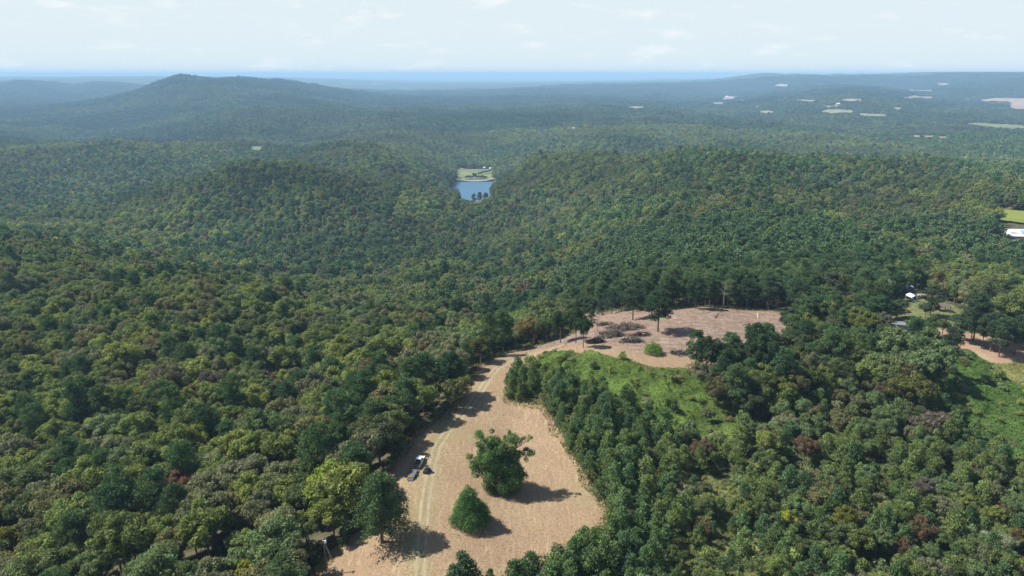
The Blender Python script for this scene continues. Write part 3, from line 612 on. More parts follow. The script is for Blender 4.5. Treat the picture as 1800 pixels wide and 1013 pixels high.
# trees placed one by one (kind, u, v of the foot, height scale xy, z, tint, label)
PL = [
 ('broadleaf_tree', 1012,604, .75,1.0,(.045,.075,.03),'dark leaning broadleaf tree at the corner where the field meets the clearing'),
 ('broadleaf_tree', 985,603, .8,1.05,(.05,.08,.03),'tall dark broadleaf tree second in from the clearing corner'),
 ('broadleaf_tree', 955,600, .8,1.0,(.06,.09,.035),'round dark broadleaf tree behind the bend of the wheel track'),
 ('pine_tree', 1156,584, 1.25,1.0,(.045,.08,.035),'tall lone pine with a bare trunk beside the brush piles'),
 ('pine_tree', 1112,563, 1.2,.95,(.075,.11,.06),'pale grey green pine between the lone pine and the brush piles'),
 ('young_pine', 1054,556, .95,1.05,(.06,.10,.04),'slim conical tree on the far left rim of the clearing'),
 ('young_pine', 1030,552, 1.0,1.25,(.055,.09,.04),'bushy conical tree at the left end of the clearing rim'),
 ('pine_tree', 1075,552, .9,.8,(.05,.08,.04),'short pine on the clearing rim behind the brush piles'),
 ('pine_tree', 1092,549, .9,.8,(.05,.085,.04),'short pine right of centre on the clearing rim'),
 ('young_pine', 1063,548, 1.1,1.3,(.06,.09,.045),'full conical tree on the rim just right of the slim one'),
 ('pine_tree', 1100,545, 1.0,.85,(.07,.10,.05),'pine behind the farther brush pile on the rim'),
 ('young_pine', 1120,548, 1.2,1.3,(.06,.095,.045),'leafy low tree on the rim behind the pale grey green pine'),
 ('broadleaf_tree', 1145,552, .6,.7,(.05,.08,.035),'dark tree just behind the lone pine'),
 ('pine_tree', 1172,545, 1.1,.9,(.055,.085,.04),'pine at the right end of the shaded rim'),
 ('young_pine', 1040,570, .9,.9,(.06,.09,.04),'small conical tree in front of the left rim'),
 ('pine_tree', 1132,548, 1.0,.9,(.05,.085,.04),'pine on the shaded rim behind the lone pine'),
 ('broadleaf_tree', 1025,612, .6,.85,(.045,.075,.03),'dark narrow tree at the very tip of the wood by the clearing corner'),
 ('broadleaf_tree', 925,596, .85,1.0,(.06,.085,.035),'dark rounded tree left of the group at the track bend'),
 ('pine_tree', 1398,551, 1.2,.9,(.055,.085,.045),'dense pine at the far right rim of the clearing, left of the pale layered one'),
 ('pine_tree', 1350,545, 1.1,.85,(.06,.09,.05),'dense dark pine on the far rim right of the bare trunk'),
 ('pine_tree', 1312,544, 1.1,.85,(.05,.08,.04),'dark pine on the far rim just right of the bare trunk'),
 ('pine_tree', 1222,543, 1.0,.85,(.05,.08,.04),'dark pine on the far rim left of the bare trunk'),
 ('broadleaf_tree', 1385,590, .85,.75,(.065,.095,.045),'tree leaning over the right end of the clearing'),
 ('pine_tree', 1405,575, .9,.8,(.06,.09,.045),'pine behind the tree leaning over the right end of the clearing'),
 ('broadleaf_tree', 1575,560, .8,.6,(.07,.10,.045),'low bushy tree hiding the long grey roof'),
 ('broadleaf_tree', 1620,600, 1.0,.7,(.085,.11,.05),'wide tree in front of the yard below the carport'),
 ('broadleaf_tree', 1560,625, .9,.75,(.07,.10,.04),'green tree over the red dirt left of the yard'),
 ('broadleaf_tree', 1650,625, .8,.6,(.08,.11,.04),'green tree beside the tall thin pine'),
 ('broadleaf_tree', 1685,598, .85,.75,(.08,.115,.05),'rounded tree at the near corner of the yard'),
 ('broadleaf_tree', 1655,592, .6,.55,(.09,.12,.05),'low tree over the dirt road below the yard'),
 ('broadleaf_tree', 1725,612, .7,.9,(.07,.10,.045),'slender tree among the dirt bank trees'),
 ('broadleaf_tree', 1765,600, .9,.8,(.075,.105,.05),'wide crowned tree behind the dirt bank pines'),
 ('pine_tree', 1755,628, 1.0,.85,(.065,.10,.05),'pine between the others on the dirt bank, nearest the vines'),
 ('broadleaf_tree', 1800,612, .9,.9,(.07,.10,.045),'tree cut by the right border above the dirt bank'),
 ('broadleaf_tree', 1625,560, .55,.5,(.09,.12,.06),'small tree standing in the yard grass'),
 ('broadleaf_tree', 1705,605, .9,.95,(.05,.08,.035),'dark vine-wrapped tree at the start of the dirt bank'),
 ('pine_tree', 1530,570, 1.65,1.15,(.06,.09,.035),'huge spreading pine left of the white carport'),
 ('pine_tree', 1456,545, 1.35,.95,(.085,.11,.07),'pale layered pine at the right end of the clearing'),
 ('pine_tree', 1662,665, .85,1.15,(.065,.09,.05),'tall thin pine with a long bare trunk standing in the vines'),
 ('pine_tree', 1740,618, 1.1,.95,(.06,.09,.05),'pine left of two on the dirt bank at the right'),
 ('pine_tree', 1782,625, .9,.9,(.07,.10,.05),'vine-wrapped pine on the dirt bank near the right border'),
 ('pine_tree', 1710,600, 1.3,1.05,(.05,.08,.04),'dark full pine shading the dirt road'),
 ('pine_tree', 1634,555, 1.1,.85,(.07,.095,.045),'bushy pine in front of the dark open shed'),
 ('broadleaf_tree', 1690,535, .7,.75,(.15,.10,.075),'brownish bare-looking tree above the yard'),
 ('broadleaf_tree', 1240,668, .9,1.05,(.045,.075,.033),'dark tree at the left tip of the grove below the clearing'),
 ('broadleaf_tree', 1285,672, 1.0,1.05,(.05,.08,.035),'dark round tree in the grove below the clearing'),
 ('broadleaf_tree', 1335,672, 1.0,1.15,(.045,.07,.033),'tallest dark tree in the grove below the clearing'),
 ('broadleaf_tree', 1400,648, 1.3,1.0,(.07,.09,.045),'wide grey green tree at the right edge of the clearing'),
 ('broadleaf_tree', 1450,620, 1.3,.85,(.07,.085,.045),'broad dull green tree between the clearing and the yard'),
 ('broadleaf_tree', 1312,735, .8,.65,(.07,.09,.045),'tree with grey green crown in front of the dark grove'),
 ('broadleaf_tree', 1600,735, 1.15,1.0,(.10,.11,.035),'large olive tree with trunk showing left of the vine patch'),
 ('broadleaf_tree', 1630,775, .9,.7,(.14,.12,.085),'greyish brown half-bare tree below the olive tree'),
 ('broadleaf_tree', 190,790, .85,.85,(.19,.24,.12),'pale silvery green tree standing out in the left canopy'),
 ('broadleaf_tree', 80,835, 1.05,.75,(.15,.105,.06),'russet brown oak in the canopy near the left border'),
 ('broadleaf_tree', 322,890, .85,.72,(.17,.095,.06),'red leaved tree in the left canopy'),
 ('broadleaf_tree', 300,855, .6,.6,(.20,.25,.03),'small vivid yellow green tree beside the red one'),
 ('broadleaf_tree', 588,908, 1.2,1.0,(.20,.26,.055),'big sunlit yellow green tree behind the lone field pine'),
 ('broadleaf_tree', 440,1075, .9,.75,(.22,.23,.04),'yellow leaved tree near the bottom border left of the pole'),
 ('broadleaf_tree', 668,815, 1.15,.95,(.085,.10,.045),'massive oak shading the white pickup truck'),
 ('broadleaf_tree', 795,718, .9,.75,(.12,.135,.055),'pale crowned tree at the field edge above the track'),
 ('broadleaf_tree', 845,640, .8,.7,(.09,.10,.035),'olive tree at the bend of the wheel track'),
 ('young_pine', 815,1046, 1.55,1.1,(.05,.085,.04),'round young pine alone on the straw at the bottom border'),
 ('young_pine', 905,1040, 1.0,.9,(.06,.11,.045),'young pine at the left end of the bottom pine row'),
 ('young_pine', 935,1030, 1.1,1.0,(.065,.115,.045),'second young pine from the left in the bottom pine row'),
 ('young_pine', 862,1030, .45,.45,(.05,.10,.035),'tiny pine sapling beside the round young pine'),
 ('cedar_tree', 607,960, 1.1,1.15,(.06,.095,.04),'narrow cedar between the pole and the lone field pine'),
 ('cedar_tree', 1185,728, .9,.75,(.04,.07,.035),'dark narrow cedar standing in the bright vines'),
 ('cedar_tree', 1250,838, 1.3,1.1,(.06,.09,.035),'conical olive cedar right of the young pine stand'),
 ('broadleaf_tree', 1380,935, .42,.4,(.30,.32,.05),'small yellow tree in the scrub at the lower right'),
 ('broadleaf_tree', 1745,985, .6,.55,(.20,.23,.13),'pale grey leaved tree in the lower right scrub'),
]
LTAB = {}
for q in PL:
    kind, u, v, sxy, sz, t, lab = q
    fx, fy = hit(u, v)
    spots.append((kind, fx, fy, (sxy, sxy, sz), t, -1, lab))
# clear the ground around hand placed trees
hp = [(s_[1], s_[2], s_[3][0]*(4.6 if s_[0] in ('broadleaf_tree', 'pine_tree') else 2.2)) for s_ in spots if s_[5] == -1]
pole_xy = flat(573, 990)
hp.append((pole_xy[0] + 2, pole_xy[1] - 3, 9)); lp = flat(670, 957); hp.append((lp[0]-2, lp[1], 9))
sx_ = np.array([s_[1] for s_ in spots]); sy_ = np.array([s_[2] for s_ in spots]); ok = np.ones(len(spots), bool)
for hx, hy, hr in hp: ok &= np.hypot(sx_ - hx, sy_ - hy) > hr
# no full crown may lean over the open ground
fd = edge_dist(sx_, sy_, WP['field'])
for i, s_ in enumerate(spots):
    if s_[5] == -1: ok[i] = True
    elif s_[0] == 'broadleaf_tree' and fd[i] < 3.0: ok[i] = False
spots = [s_ for s_, k in zip(spots, ok) if k]
SX = np.array([s_[1] for s_ in spots]); SY = np.array([s_[2] for s_ in spots]); SZ = height(SX, SY)
uu, vv = proj(SX, SY, SZ + 8); dep = SY*cp + (H - SZ)*sp_
inview = (uu > -20) & (uu < 1820) & (vv < 1040)
ODDN = ['bronze', 'red brown', 'yellow', 'brown', 'grey brown', 'golden']
def lab_of(s_):
    kind, zone, ci = s_[0], s_[6], s_[5]
    if ci == -1: return zone
    cn = ODDN[ci - 100] if ci >= 100 else None
    far_ = s_[2] > 265; side = ('on the slopes beyond the clearing' if far_ else 'right of the field') if s_[1] > 40 else ('beyond the bend of the track' if far_ else 'left of the field')
    if kind == 'broadleaf_tree':
        cn = cn or BN[ci % 8]
        return ('small %s broadleaf tree in the scrub woodland at the lower right' % cn) if zone == 'scrub' else '%s broadleaf tree in the closed forest canopy %s' % (cn, side)
    if kind == 'pine_tree':
        return ['deep green', 'fresh green', 'blackish green', 'light green'][ci % 4] + (' pine in the dark pine wood behind the clearing' if inpoly(np.array([s_[1]]), np.array([s_[2]]), WZ['pine'])[0] else ' pine tree standing among the broadleaf trees %s' % side)
    if kind == 'young_pine':
        nm = ['deep green', 'mid green', 'dark green', 'bright green'][ci % 4]
        return nm + (' young pine packed in the dense stand beside the straw field' if zone == 'plantation' else ' young pine mixed into the scrub woodland at the lower right')
    if kind == 'cedar_tree': return 'narrow dark cedar in the scrub'
    cn = cn or BN[ci % 8]
    return {'scrub': '%s shrub between small trees in the lower right scrub', 'vines': '%s shrub rising out of the bright vine cover', 'edge': '%s shrub along the wooded edge of the straw field'}[zone] % cn
GRP = {'broadleaf_tree': 'broadleaf trees of the forest', 'pine_tree': 'full grown pines', 'young_pine': 'young pines', 'shrub': 'shrubs', 'cedar_tree': 'cedars'}
lod0 = []; order = np.argsort(dep); cnt = {k: 0 for k in KIN}
hand = [i for i in order if spots[i][5] == -1]
for i in hand + [i for i in order if spots[i][5] != -1]:
    s_ = spots[i]; kind = s_[0]
    vi = (i*7) % len(PROTO[kind]); rz = (i*2.399) % 6.283
    if inview[i] and cnt[kind] < 300:
        cnt[kind] += 1; cm, tm, pf, nd = PROTO[kind][vi]
        lab = lab_of(s_); e = empty(kind, (SX[i], SY[i], SZ[i] + (.2 if s_[5] == -1 else 0)), rz, label=lab, cat=kind.replace('_', ' ') if kind != 'broadleaf_tree' else 'tree'); e.scale = s_[3]
        if s_[5] != -1: e['group'] = GRP[kind]
        c = bpy.data.objects.new('crown' if kind != 'shrub' else 'foliage', cm); link(c, e); c['tint'] = [float(q) for q in s_[4]]
        t = bpy.data.objects.new('trunk' if kind != 'shrub' else 'stem', tm); link(t, e)
    else: lod0.append((i, vi, rz))
kl = list(KIN)
def mass(name, lod, kinds, X, Y, Z, kd, vi, rz, sc, tint, **k):
    col, rg_ = proto_col(name + '_models', kinds, lod); ids_ = np.array([rg_[a][0] + b_ % (rg_[a][1] - rg_[a][0]) for a, b_ in zip(kd, vi)])
    scatter(name, col, np.c_[X, Y, Z], np.c_[np.zeros(len(X)), np.zeros(len(X)), rz], sc, ids_, tint, **k)
def group0(name, sel, lod, **k):
    if not sel: return
    I = [q[0] for q in sel]; kinds = sorted({spots[i][0] for i in I})
    mass(name, lod, kinds, SX[I], SY[I], SZ[I], [spots[i][0] for i in I], [q[1] for q in sel], np.array([q[2] for q in sel]), np.array([spots[i][3] for i in I]), np.array([spots[i][4] for i in I]), **k)
big = ('broadleaf_tree', 'shrub')
for nm, tst, cat, lab in (('broadleaf_forest', lambda k_: k_ in big, 'forest', 'broadleaf forest canopy carrying on behind the nearer trees'), ('pine_forest', lambda k_: k_ not in big, 'forest', 'pine wood of dark green crowns beyond the clearing')):
    a = [q for q in lod0 if tst(spots[q[0]][0])]
    group0(nm, [q for q in a if dep[q[0]] < 480], 0, label=lab + ', nearer part', cat=cat)
    group0(nm, [q for q in a if dep[q[0]] >= 480], 1, label=lab + ', farther part', cat=cat)
print('INDIV', cnt, 'rest', len(lod0))

# the far forest, thinner in detail with distance
def far_mass(r0, r1, s, lod, sc0, sd, name, lab):
    rg = np.random.default_rng(sd); X, Y = jgrid(r0, r1, s, sd); Z = height(X, Y)
    k, u, v, vt = keep_view(X, Y, Z, 15, 60, 10); k &= ~hidden(X, Y, Z, 15); X, Y, Z, u, v, vt = [q[k] for q in (X, Y, Z, u, v, vt)]
    k = ~inpoly(X, Y, LAKE) & (rg.uniform(size=len(X)) > .06)
    for nm in FW:
        pts = FARF[nm][0]
        for f in (0, .5, 1.0): k &= ~(inpoly(u, v + (vt - v)*f, pts) & (np.abs(np.hypot(X, Y) - np.hypot(*np.mean(FW[nm], 0))) < 700 + .15*np.hypot(X, Y)))
    if r0 < 2300:   # open sight on the lake and its meadow
        pl = [(806,350),(803,330),(801,296),(866,294),(862,330),(866,345),(850,352),(846,358),(836,357),(828,356)]; hitp = inpoly(u, v, pl)
        for f in (.35, .7, 1.0): hitp |= inpoly(u, v + (vt - v)*f, pl)
        k &= ~(hitp & (np.hypot(X, Y) > 1000) & (np.hypot(X, Y) < 2235))
    X, Y, Z = X[k], Y[k], Z[k]; n = len(X)
    pn = fbm(X/350, Y/350, 61, 3); isp = (rg.uniform(size=n) < np.clip(.22 + pn*1.2, .05, .85)); t1, _ = colour('broadleaf_tree', X, Y, rg); t2, _ = colour('pine_tree', X, Y, rg)
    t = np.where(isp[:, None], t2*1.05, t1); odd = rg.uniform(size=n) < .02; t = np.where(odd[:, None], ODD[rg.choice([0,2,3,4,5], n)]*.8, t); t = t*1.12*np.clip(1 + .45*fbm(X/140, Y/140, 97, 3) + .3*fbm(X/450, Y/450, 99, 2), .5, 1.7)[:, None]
    t = t*(1.0 if r0 < 1600 else np.array([.66,.72,.92]) if r0 < 2950 else np.array([.40,.47,.74]))  # farther crowns darkened and blued: distance haze put into the leaf colour
    sc = sc0*np.clip(rg.uniform(.66, 1.2, n) + .35*fbm(X/60/sc0, Y/60/sc0, 91, 2), .5, 1.5); S3 = np.c_[sc, sc, np.where(isp, .95, 1.0)*rg.uniform(.8, 1.2, n)*(1.15 if sc0 < 2 else 1.0)*(1 + .3*fbm(X/60/sc0, Y/60/sc0, 91, 2))]
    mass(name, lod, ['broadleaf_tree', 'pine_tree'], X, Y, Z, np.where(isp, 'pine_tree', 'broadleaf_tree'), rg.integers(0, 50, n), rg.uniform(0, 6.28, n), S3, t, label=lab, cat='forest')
    print('FAR', name, n)
far_mass(R1, 1500, 8.6, 1, 1.12, 101, 'hill_forest', 'green forest covering the wooded hill and slopes before the lake')
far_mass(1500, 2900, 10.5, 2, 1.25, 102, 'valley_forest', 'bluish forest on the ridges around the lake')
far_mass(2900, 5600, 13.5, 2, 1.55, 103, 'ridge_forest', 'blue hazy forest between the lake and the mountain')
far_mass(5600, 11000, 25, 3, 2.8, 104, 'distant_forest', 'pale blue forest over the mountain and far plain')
#OBJ_BEGIN
# ------------------------------------------------------------------ draped and bespoke trees
def gz_(x, y): return float(height(np.array([x]), np.array([y]))[0])
def own_tree(name, label, cat, foot, puffs, m, tint, dens, size, needle, trunk=None, seed=1, flatn=.8, jit=.5, bark='bark', dz=.2, crown='crown'):
    rg_ = np.random.default_rng(seed); e = empty(name, (foot[0], foot[1], gz_(*foot) + dz), 0, label=label, cat=cat)
    me = crown_mesh(name + '_crown', puffs, dens, size, rg_, M[m], needle, jit, flatn); c = bpy.data.objects.new(crown, me); link(c, e); c['tint'] = list(tint)
    if trunk:
        mb = MB(); tops = [puffs[k][:3] for k in rg_.choice(len(puffs), min(len(puffs), trunk[2]), replace=False)]; limbs(mb, trunk[0], tops, trunk[1], rg_); mb.build('trunk', M[bark], e)
    return e
rg_ = np.random.default_rng(5)
ps = []
for i in range(16):                                   # whorls of long drooping boughs
    t = .26 + .71*i/16; R = 8.2*min(1, (1.02 - t)**.55*1.12)*(.72 + .28*min(1, (t - .1)/.25)); nb = 6
    for k in range(nb):
        a = 6.28*k/nb + i*1.1 + rg_.normal()*.2; RR = R*rg_.uniform(.72, 1.05)
        for q in (.35, .6, .82, 1.0):
            if rg_.uniform() < .9: ps.append((RR*q*math.cos(a), RR*q*math.sin(a), 19.5*t - .8*q*(1 - t) + rg_.normal()*.25, (1.25 if q < .9 else .85)*rg_.uniform(.75, 1.15)))
ps.append((0, 0, 19, 1.1)); ps.append((.2, 0, 17.6, 1.5))
own_tree('pine_tree', 'big lone pine with layered boughs standing beside the wheel track near the bottom', 'pine tree', flat(672, 957), ps, 'needle', (.090,.145,.055), 36, .34, True, (18, .38, 26), 2, .6)
bp_ = [(2.9*math.cos(a)*math.sin(b), 2.9*math.sin(a)*math.sin(b), (.9 + 3.1*math.cos(b))*(.85 + .3*math.sin(5*a)), 1.0 + .35*math.sin(3.7*a + 5*b)) for b in (.25, .65, 1.05, 1.45) for a in np.arange(0, 6.28, 6.28/(3 + int(9*b)))] + [(0,0,1.5,2.4)]
own_tree('bush', 'round bright green bush alone in the clearing', 'bush', hit(1148, 622), bp_, 'leaf', (.13,.23,.05), 60, .3, False, None, 4, .9, .6, crown='foliage')
def px_tree(u0, v0, lst, mx_, mz, zoff=0, dup=12, sd=3):
    rg2 = np.random.default_rng(sd); out = []
    for (u, v, r) in lst:
        X = (u - u0)*mx_; Z = max((v0 - v)*mz, .3) + zoff; R = r*mx_*1.15; out.append((X, rg2.normal()*.8, Z, R))
        if r >= dup:
            for s in (-1, 1): out.append((X + rg2.normal()*.5, s*R*rg2.uniform(.8, 1.4), Z + rg2.normal()*.4, R*rg2.uniform(.65, .9)))
        for q in range(3): a = rg2.uniform(0, 6.28); out.append((X + R*.8*math.cos(a), rg2.normal()*R*.6, Z + R*.8*math.sin(a), R*rg2.uniform(.35, .55)))
    return [(x, y, max(z, r*.5), r) for x, y, z, r in out]
kz = px_tree(885, 868, [(843,775,8),(850,786,10),(865,763,4),(862,778,8),(872,782,9),(880,792,12),(893,776,9),(904,774,8),(912,786,7),(921,778,4),(931,776,4),(925,804,8),(935,807,6),(914,806,7),
   (826,812,6),(833,822,8),(838,836,9),(850,815,12),(858,838,14),(870,815,13),(885,820,14),(897,802,10),(900,840,16),(880,850,16),(912,845,12),(904,860,11),(868,858,12),(888,866,12),(848,800,8),(862,800,13),(900,815,12),(895,830,13),(847,826,9),(905,830,11)], .157, .172)
own_tree('vine_draped_tree', 'ragged tree smothered in vines with arms sticking out, standing in the straw field', 'tree', flat(885, 862), kz, 'leaf', (.100,.175,.055), 165, .27, False, (14, .35, 14), 8, .95, .6)
md = []
for zc, R, n, r in ((1.2, 4.1, 16, 1.35), (2.6, 3.7, 13, 1.4), (4.2, 3.0, 10, 1.35), (5.8, 2.2, 8, 1.25), (7.4, 1.55, 6, 1.15), (9.0, 1.0, 4, 1.05), (10.3, .4, 2, .95)):
    for k in range(n): a = 6.28*k/n + zc; md.append((R*math.cos(a) + rg_.normal()*.2 + (.4 if zc < 5 else -.3), R*math.sin(a) + rg_.normal()*.2, zc + rg_.normal()*.25, r*rg_.uniform(.8, 1.15)))
for q in range(26): a = rg_.uniform(0, 6.28); zc = rg_.uniform(.8, 9.5); R = 4.5*(1 - zc/11.5)**.9 + .3; md.append((R*math.cos(a), R*math.sin(a), zc, rg_.uniform(.45, .8)))
for q in [(3.2, -.6, 4.6, 1.6), (3.6, -1, 3.2, 1.7), (2.6, -.2, 5.8, 1.1), (-4.2, -.8, 1.6, 1.4), (0, 0, 5, 2.4), (0, 0, 2.5, 3.4), (0, 0, 8, 1.4)]: md.append(q)
own_tree('vine_mound', 'tall cone of vines completely covering a dead tree in the straw field', 'vine mound', flat(826, 928), md, 'leaf', (.080,.165,.048), 130, .22, False, (8, .25, 4), 9, .95, .5, crown='foliage')

# vine blanket: leaves over low hummocks
def vine_cover(name, label, poly, n, tint, hmax, seed, size=.42, dz=.2):
    rg2 = np.random.default_rng(seed); P_ = np.array(poly); lo, hi = P_.min(0), P_.max(0); X = rg2.uniform(lo[0], hi[0], n*3); Y = rg2.uniform(lo[1], hi[1], n*3)
    k = inpoly(X + 3*vnoise(X/5, Y/5, 3), Y + 3*vnoise(X/5, Y/5, 4), poly); X, Y = X[k][:n], Y[k][:n]
    hf = lambda a, b: hmax*np.clip(fbm(a/5.2, b/5.2, seed, 3) + .35, 0, 2)**1.5 + .45*np.abs(vnoise(a/1.6, b/1.6, seed + 9))
    Z = height(X, Y) + hf(X, Y) + dz; e = .5
    N = np.stack([-(hf(X+e, Y) - hf(X-e, Y))/(2*e), -(hf(X, Y+e) - hf(X, Y-e))/(2*e), np.ones(len(X))], 1) + rg2.normal(size=(len(X), 3))*.35
    V, F = quads(np.c_[X, Y, Z], N, size*rg2.uniform(.7, 1.4, len(X)), size*rg2.uniform(.9, 1.7, len(X)), None, rg2); me = mesh_np(name, V, F, [M['leaf']])
    pt = 1 + .55*fbm(X/9, Y/9, seed + 20, 2); leafvar(me, len(X), rg2, lo=.75, hi=1.25, puff=np.clip(pt, .6, 1.5)); o = bpy.data.objects.new(name, me); link(o); o['tint'] = list(tint); tag(o, label, 'vines', None, 'stuff'); return o
vine_cover('vine_cover', 'bright green vine blanket between the young pines and the clearing', WP['kudzu'], 52000, (.14,.205,.05), 2.7, 33)
vine_cover('vine_cover', 'deep green vine blanket at the right beside the dirt bank', WP['vine2'], 34000, (.095,.16,.042), 2.3, 43, .5)
vine_cover('weeds', 'tall olive weeds and grass among the scattered scrub', WP['scrub'], 36000, (.20,.215,.08), 1.4, 53, .4)
vine_cover('dry_grass', 'dry tan grass patch beside the deep green vines', WP['grass2'], 9000, (.24,.24,.09), .5, 63, .4)
vine_cover('weeds', 'weeds of the yard by the white carport', WP['yard'], 9000, (.16,.19,.07), .4, 73, .4)
# undergrowth of the open woodland floor
wl = wpoly([(1185,955),(1215,895),(1190,790),(1310,700),(1420,690),(1600,700),(1760,770),(1880,800),(1900,1180),(1100,1180)])
vine_cover('undergrowth', 'low olive undergrowth covering the floor of the lower right scrub woodland', wl, 60000, (.105,.125,.05), 1.4, 83, .55, .1)

rg3 = np.random.default_rng(404); P_ = np.array(WP['field']); MX = rg3.uniform(P_[:, 0].min() - 4, P_[:, 0].max() + 4, 900000); MY = rg3.uniform(P_[:, 1].min() - 4, P_[:, 1].max() + 4, 900000)
kk = []
for s0 in range(0, 900000, 100000):
    d_, _ = dist_line(MX[s0:s0+100000], MY[s0:s0+100000], WP['field'] + [WP['field'][0]]); kk.append(d_ < 1.6 + 3.2*np.clip(vnoise(MX[s0:s0+100000]/7, MY[s0:s0+100000]/7, 66) + .25, 0, 1))
kk = np.concatenate(kk); MX, MY = MX[kk][:26000], MY[kk][:26000]; hh_ = rg3.uniform(0, 1, len(MX))**2*.9; N_ = rg3.normal(size=(len(MX), 3)); N_[:, 2] = np.abs(N_[:, 2])*.6 + .2
V, F = quads(np.c_[MX, MY, height(MX, MY) + .25 + hh_], N_, .28*rg3.uniform(.7, 1.4, len(MX)), .5*rg3.uniform(.8, 1.6, len(MX)), None, rg3); me = mesh_np('grass', V, F, [M['leaf']]); leafvar(me, len(MX), rg3, lo=.7, hi=1.5, puff=np.clip(1 + .5*fbm(MX/6, MY/6, 12, 2), .5, 1.6))
o = bpy.data.objects.new('margin_grass', me); link(o); o['tint'] = [.20, .19, .075]; tag(o, 'ragged dry grass and weeds along the margin of the mown field', 'grass', None, 'stuff')
# dead standing stems and low tufts left in the straw
MX = rg3.uniform(P_[:, 0].min(), P_[:, 0].max(), 30000); MY = rg3.uniform(P_[:, 1].min(), P_[:, 1].max(), 30000); k_ = inpoly(MX, MY, WP['field']) & (fbm(MX/8, MY/8, 14, 3) > .18); MX, MY = MX[k_][:7000], MY[k_][:7000]
N_ = rg3.normal(size=(len(MX), 3)); V, F = quads(np.c_[MX, MY, height(MX, MY) + .3 + rg3.uniform(0, .15, len(MX))], N_, .14*rg3.uniform(.6, 1.4, len(MX)), .45*rg3.uniform(.6, 1.6, len(MX)), None, rg3); me = mesh_np('tufts', V, F, [M['leaf']]); leafvar(me, len(MX), rg3, lo=.5, hi=1.6)
o = bpy.data.objects.new('straw_tufts', me); link(o); o['tint'] = [.27, .20, .11]; tag(o, 'loose straw tufts and stubble scattered over the mown field', 'straw', None, 'stuff')

# ------------------------------------------------------------------ vehicles
M['white'] = mat('white_paint', (.80,.80,.80), .3); M['black'] = mat('black_plastic', (.02,.02,.022), .5); M['tyre'] = mat('tyre', (.025,.025,.025), .9); M['glass'] = mat('dark_glass', (.015,.02,.03), .08)
M['rim'] = mat('rim', (.55,.55,.56), .35, .8); M['deck'] = mat('grey_planks', (.12,.115,.11), .85, noise=4, col2=(.08,.075,.072)); M['steel'] = mat('dark_steel', (.06,.06,.065), .5, .5)  # plank grey darkened: shade over the trailer put into the deck colour
M['blue'] = mat('dark_blue_paint', (.03,.055,.10), .4); M['orange'] = mat('orange_paint', (.7,.25,.06), .5); M['red'] = mat('tail_light_red', (.5,.03,.02), .3); M['lamp'] = mat('headlight_glass', (.8,.8,.78), .15)
def wheel(parent, x, y, r, w):
    mb = MB(); n = 18; mb.tube([(-w/2, 0, 0), (-w/2+.03, 0, 0), (w/2-.03, 0, 0), (w/2, 0, 0)], [r*.93, r, r, r*.93], n); t = mb.build('wheel', M['tyre'], parent); t.location = (x, y, r)
    mb = MB(); mb.tube([(-w/2-.01, 0, 0), (w/2+.01, 0, 0)], r*.58, 12); rm = mb.build('rim', M['rim'], t); return t
fx, fy = flat(737.5, 830); HD = math.radians(-9); zt = gz_(fx, fy) + .27
T = empty('pickup_truck', (fx, fy, zt), HD, label='white pickup truck with black bed cover parked in oak shade beside the wheel track', cat='pickup truck')
mb = MB(); mb.prism([(-2.9,.55),(-2.95,.9),(-2.9,1.08),(-.75,1.12),(1.0,1.12),(1.25,1.14),(2.6,1.04),(2.92,.85),(2.95,.5),(2.4,.42),(2.28,.75),(1.9,.86),(1.5,.75),(1.38,.42),(-1.25,.42),(-1.38,.75),(-1.75,.86),(-2.15,.75),(-2.28,.42)], -.98, .98)
mb.build('body', M['white'], T, .03)
mb = MB(); mb.v = []; 
def cabv(z, x, y0, y1): return [(-x, y0, z), (x, y0, z), (x, y1, z), (-x, y1, z)]
vs = cabv(1.1, .93, -.85, 1.35) + cabv(1.84, .74, -.62, .62) + cabv(1.90, .66, -.5, .5); mb.add(vs, [(0,1,5,4),(1,2,6,5),(2,3,7,6),(3,0,4,7),(4,5,9,8),(5,6,10,9),(6,7,11,10),(7,4,8,11),(8,9,10,11),(3,2,1,0)])
mb.build('cab', M['white'], T, .02)
def pane(pts, name):
    mb = MB(); a, b, c, d = [Vector(p) for p in pts]; n = (b-a).cross(d-a).normalized()*.012
    mb.add([p + n for p in (a, b, c, d)] + [p - n*.5 for p in (a, b, c, d)], [(0,1,2,3),(7,6,5,4),(0,4,5,1),(1,5,6,2),(2,6,7,3),(3,7,4,0)]); return mb.build(name, M['glass'], T)
pane([(-.80,-.845,1.17),(.80,-.845,1.17),(.68,-.66,1.76),(-.68,-.66,1.76)], 'rear_window')
pane([(.82,1.27,1.17),(-.82,1.27,1.17),(-.68,.70,1.76),(.68,.70,1.76)], 'windshield')
for s in (-1, 1): pane([(s*.925,-.7,1.2),(s*.925,1.05,1.2),(s*.79,.55,1.74),(s*.79,-.55,1.74)][::s], 'side_window')
mb = MB(); mb.box((0,-1.9,1.12), (1.9,2.0,.08)); mb.build('bed_cover', M['black'], T, .01)  # cover widened over the bed walls, its black carries the rear's shade
mb = MB(); mb.box((0,-2.95,.86), (1.5,.06,.42)); mb.build('tailgate', M['black'], T, .01)  # black tailgate: shade on the truck's rear put into the colour
mb = MB(); mb.box((0,-2.98,.52), (1.9,.14,.18)); mb.build('rear_bumper', M['rim'], T, .02); mb = MB(); mb.box((0,2.98,.55), (1.9,.14,.22)); mb.build('front_bumper', M['rim'], T, .02)
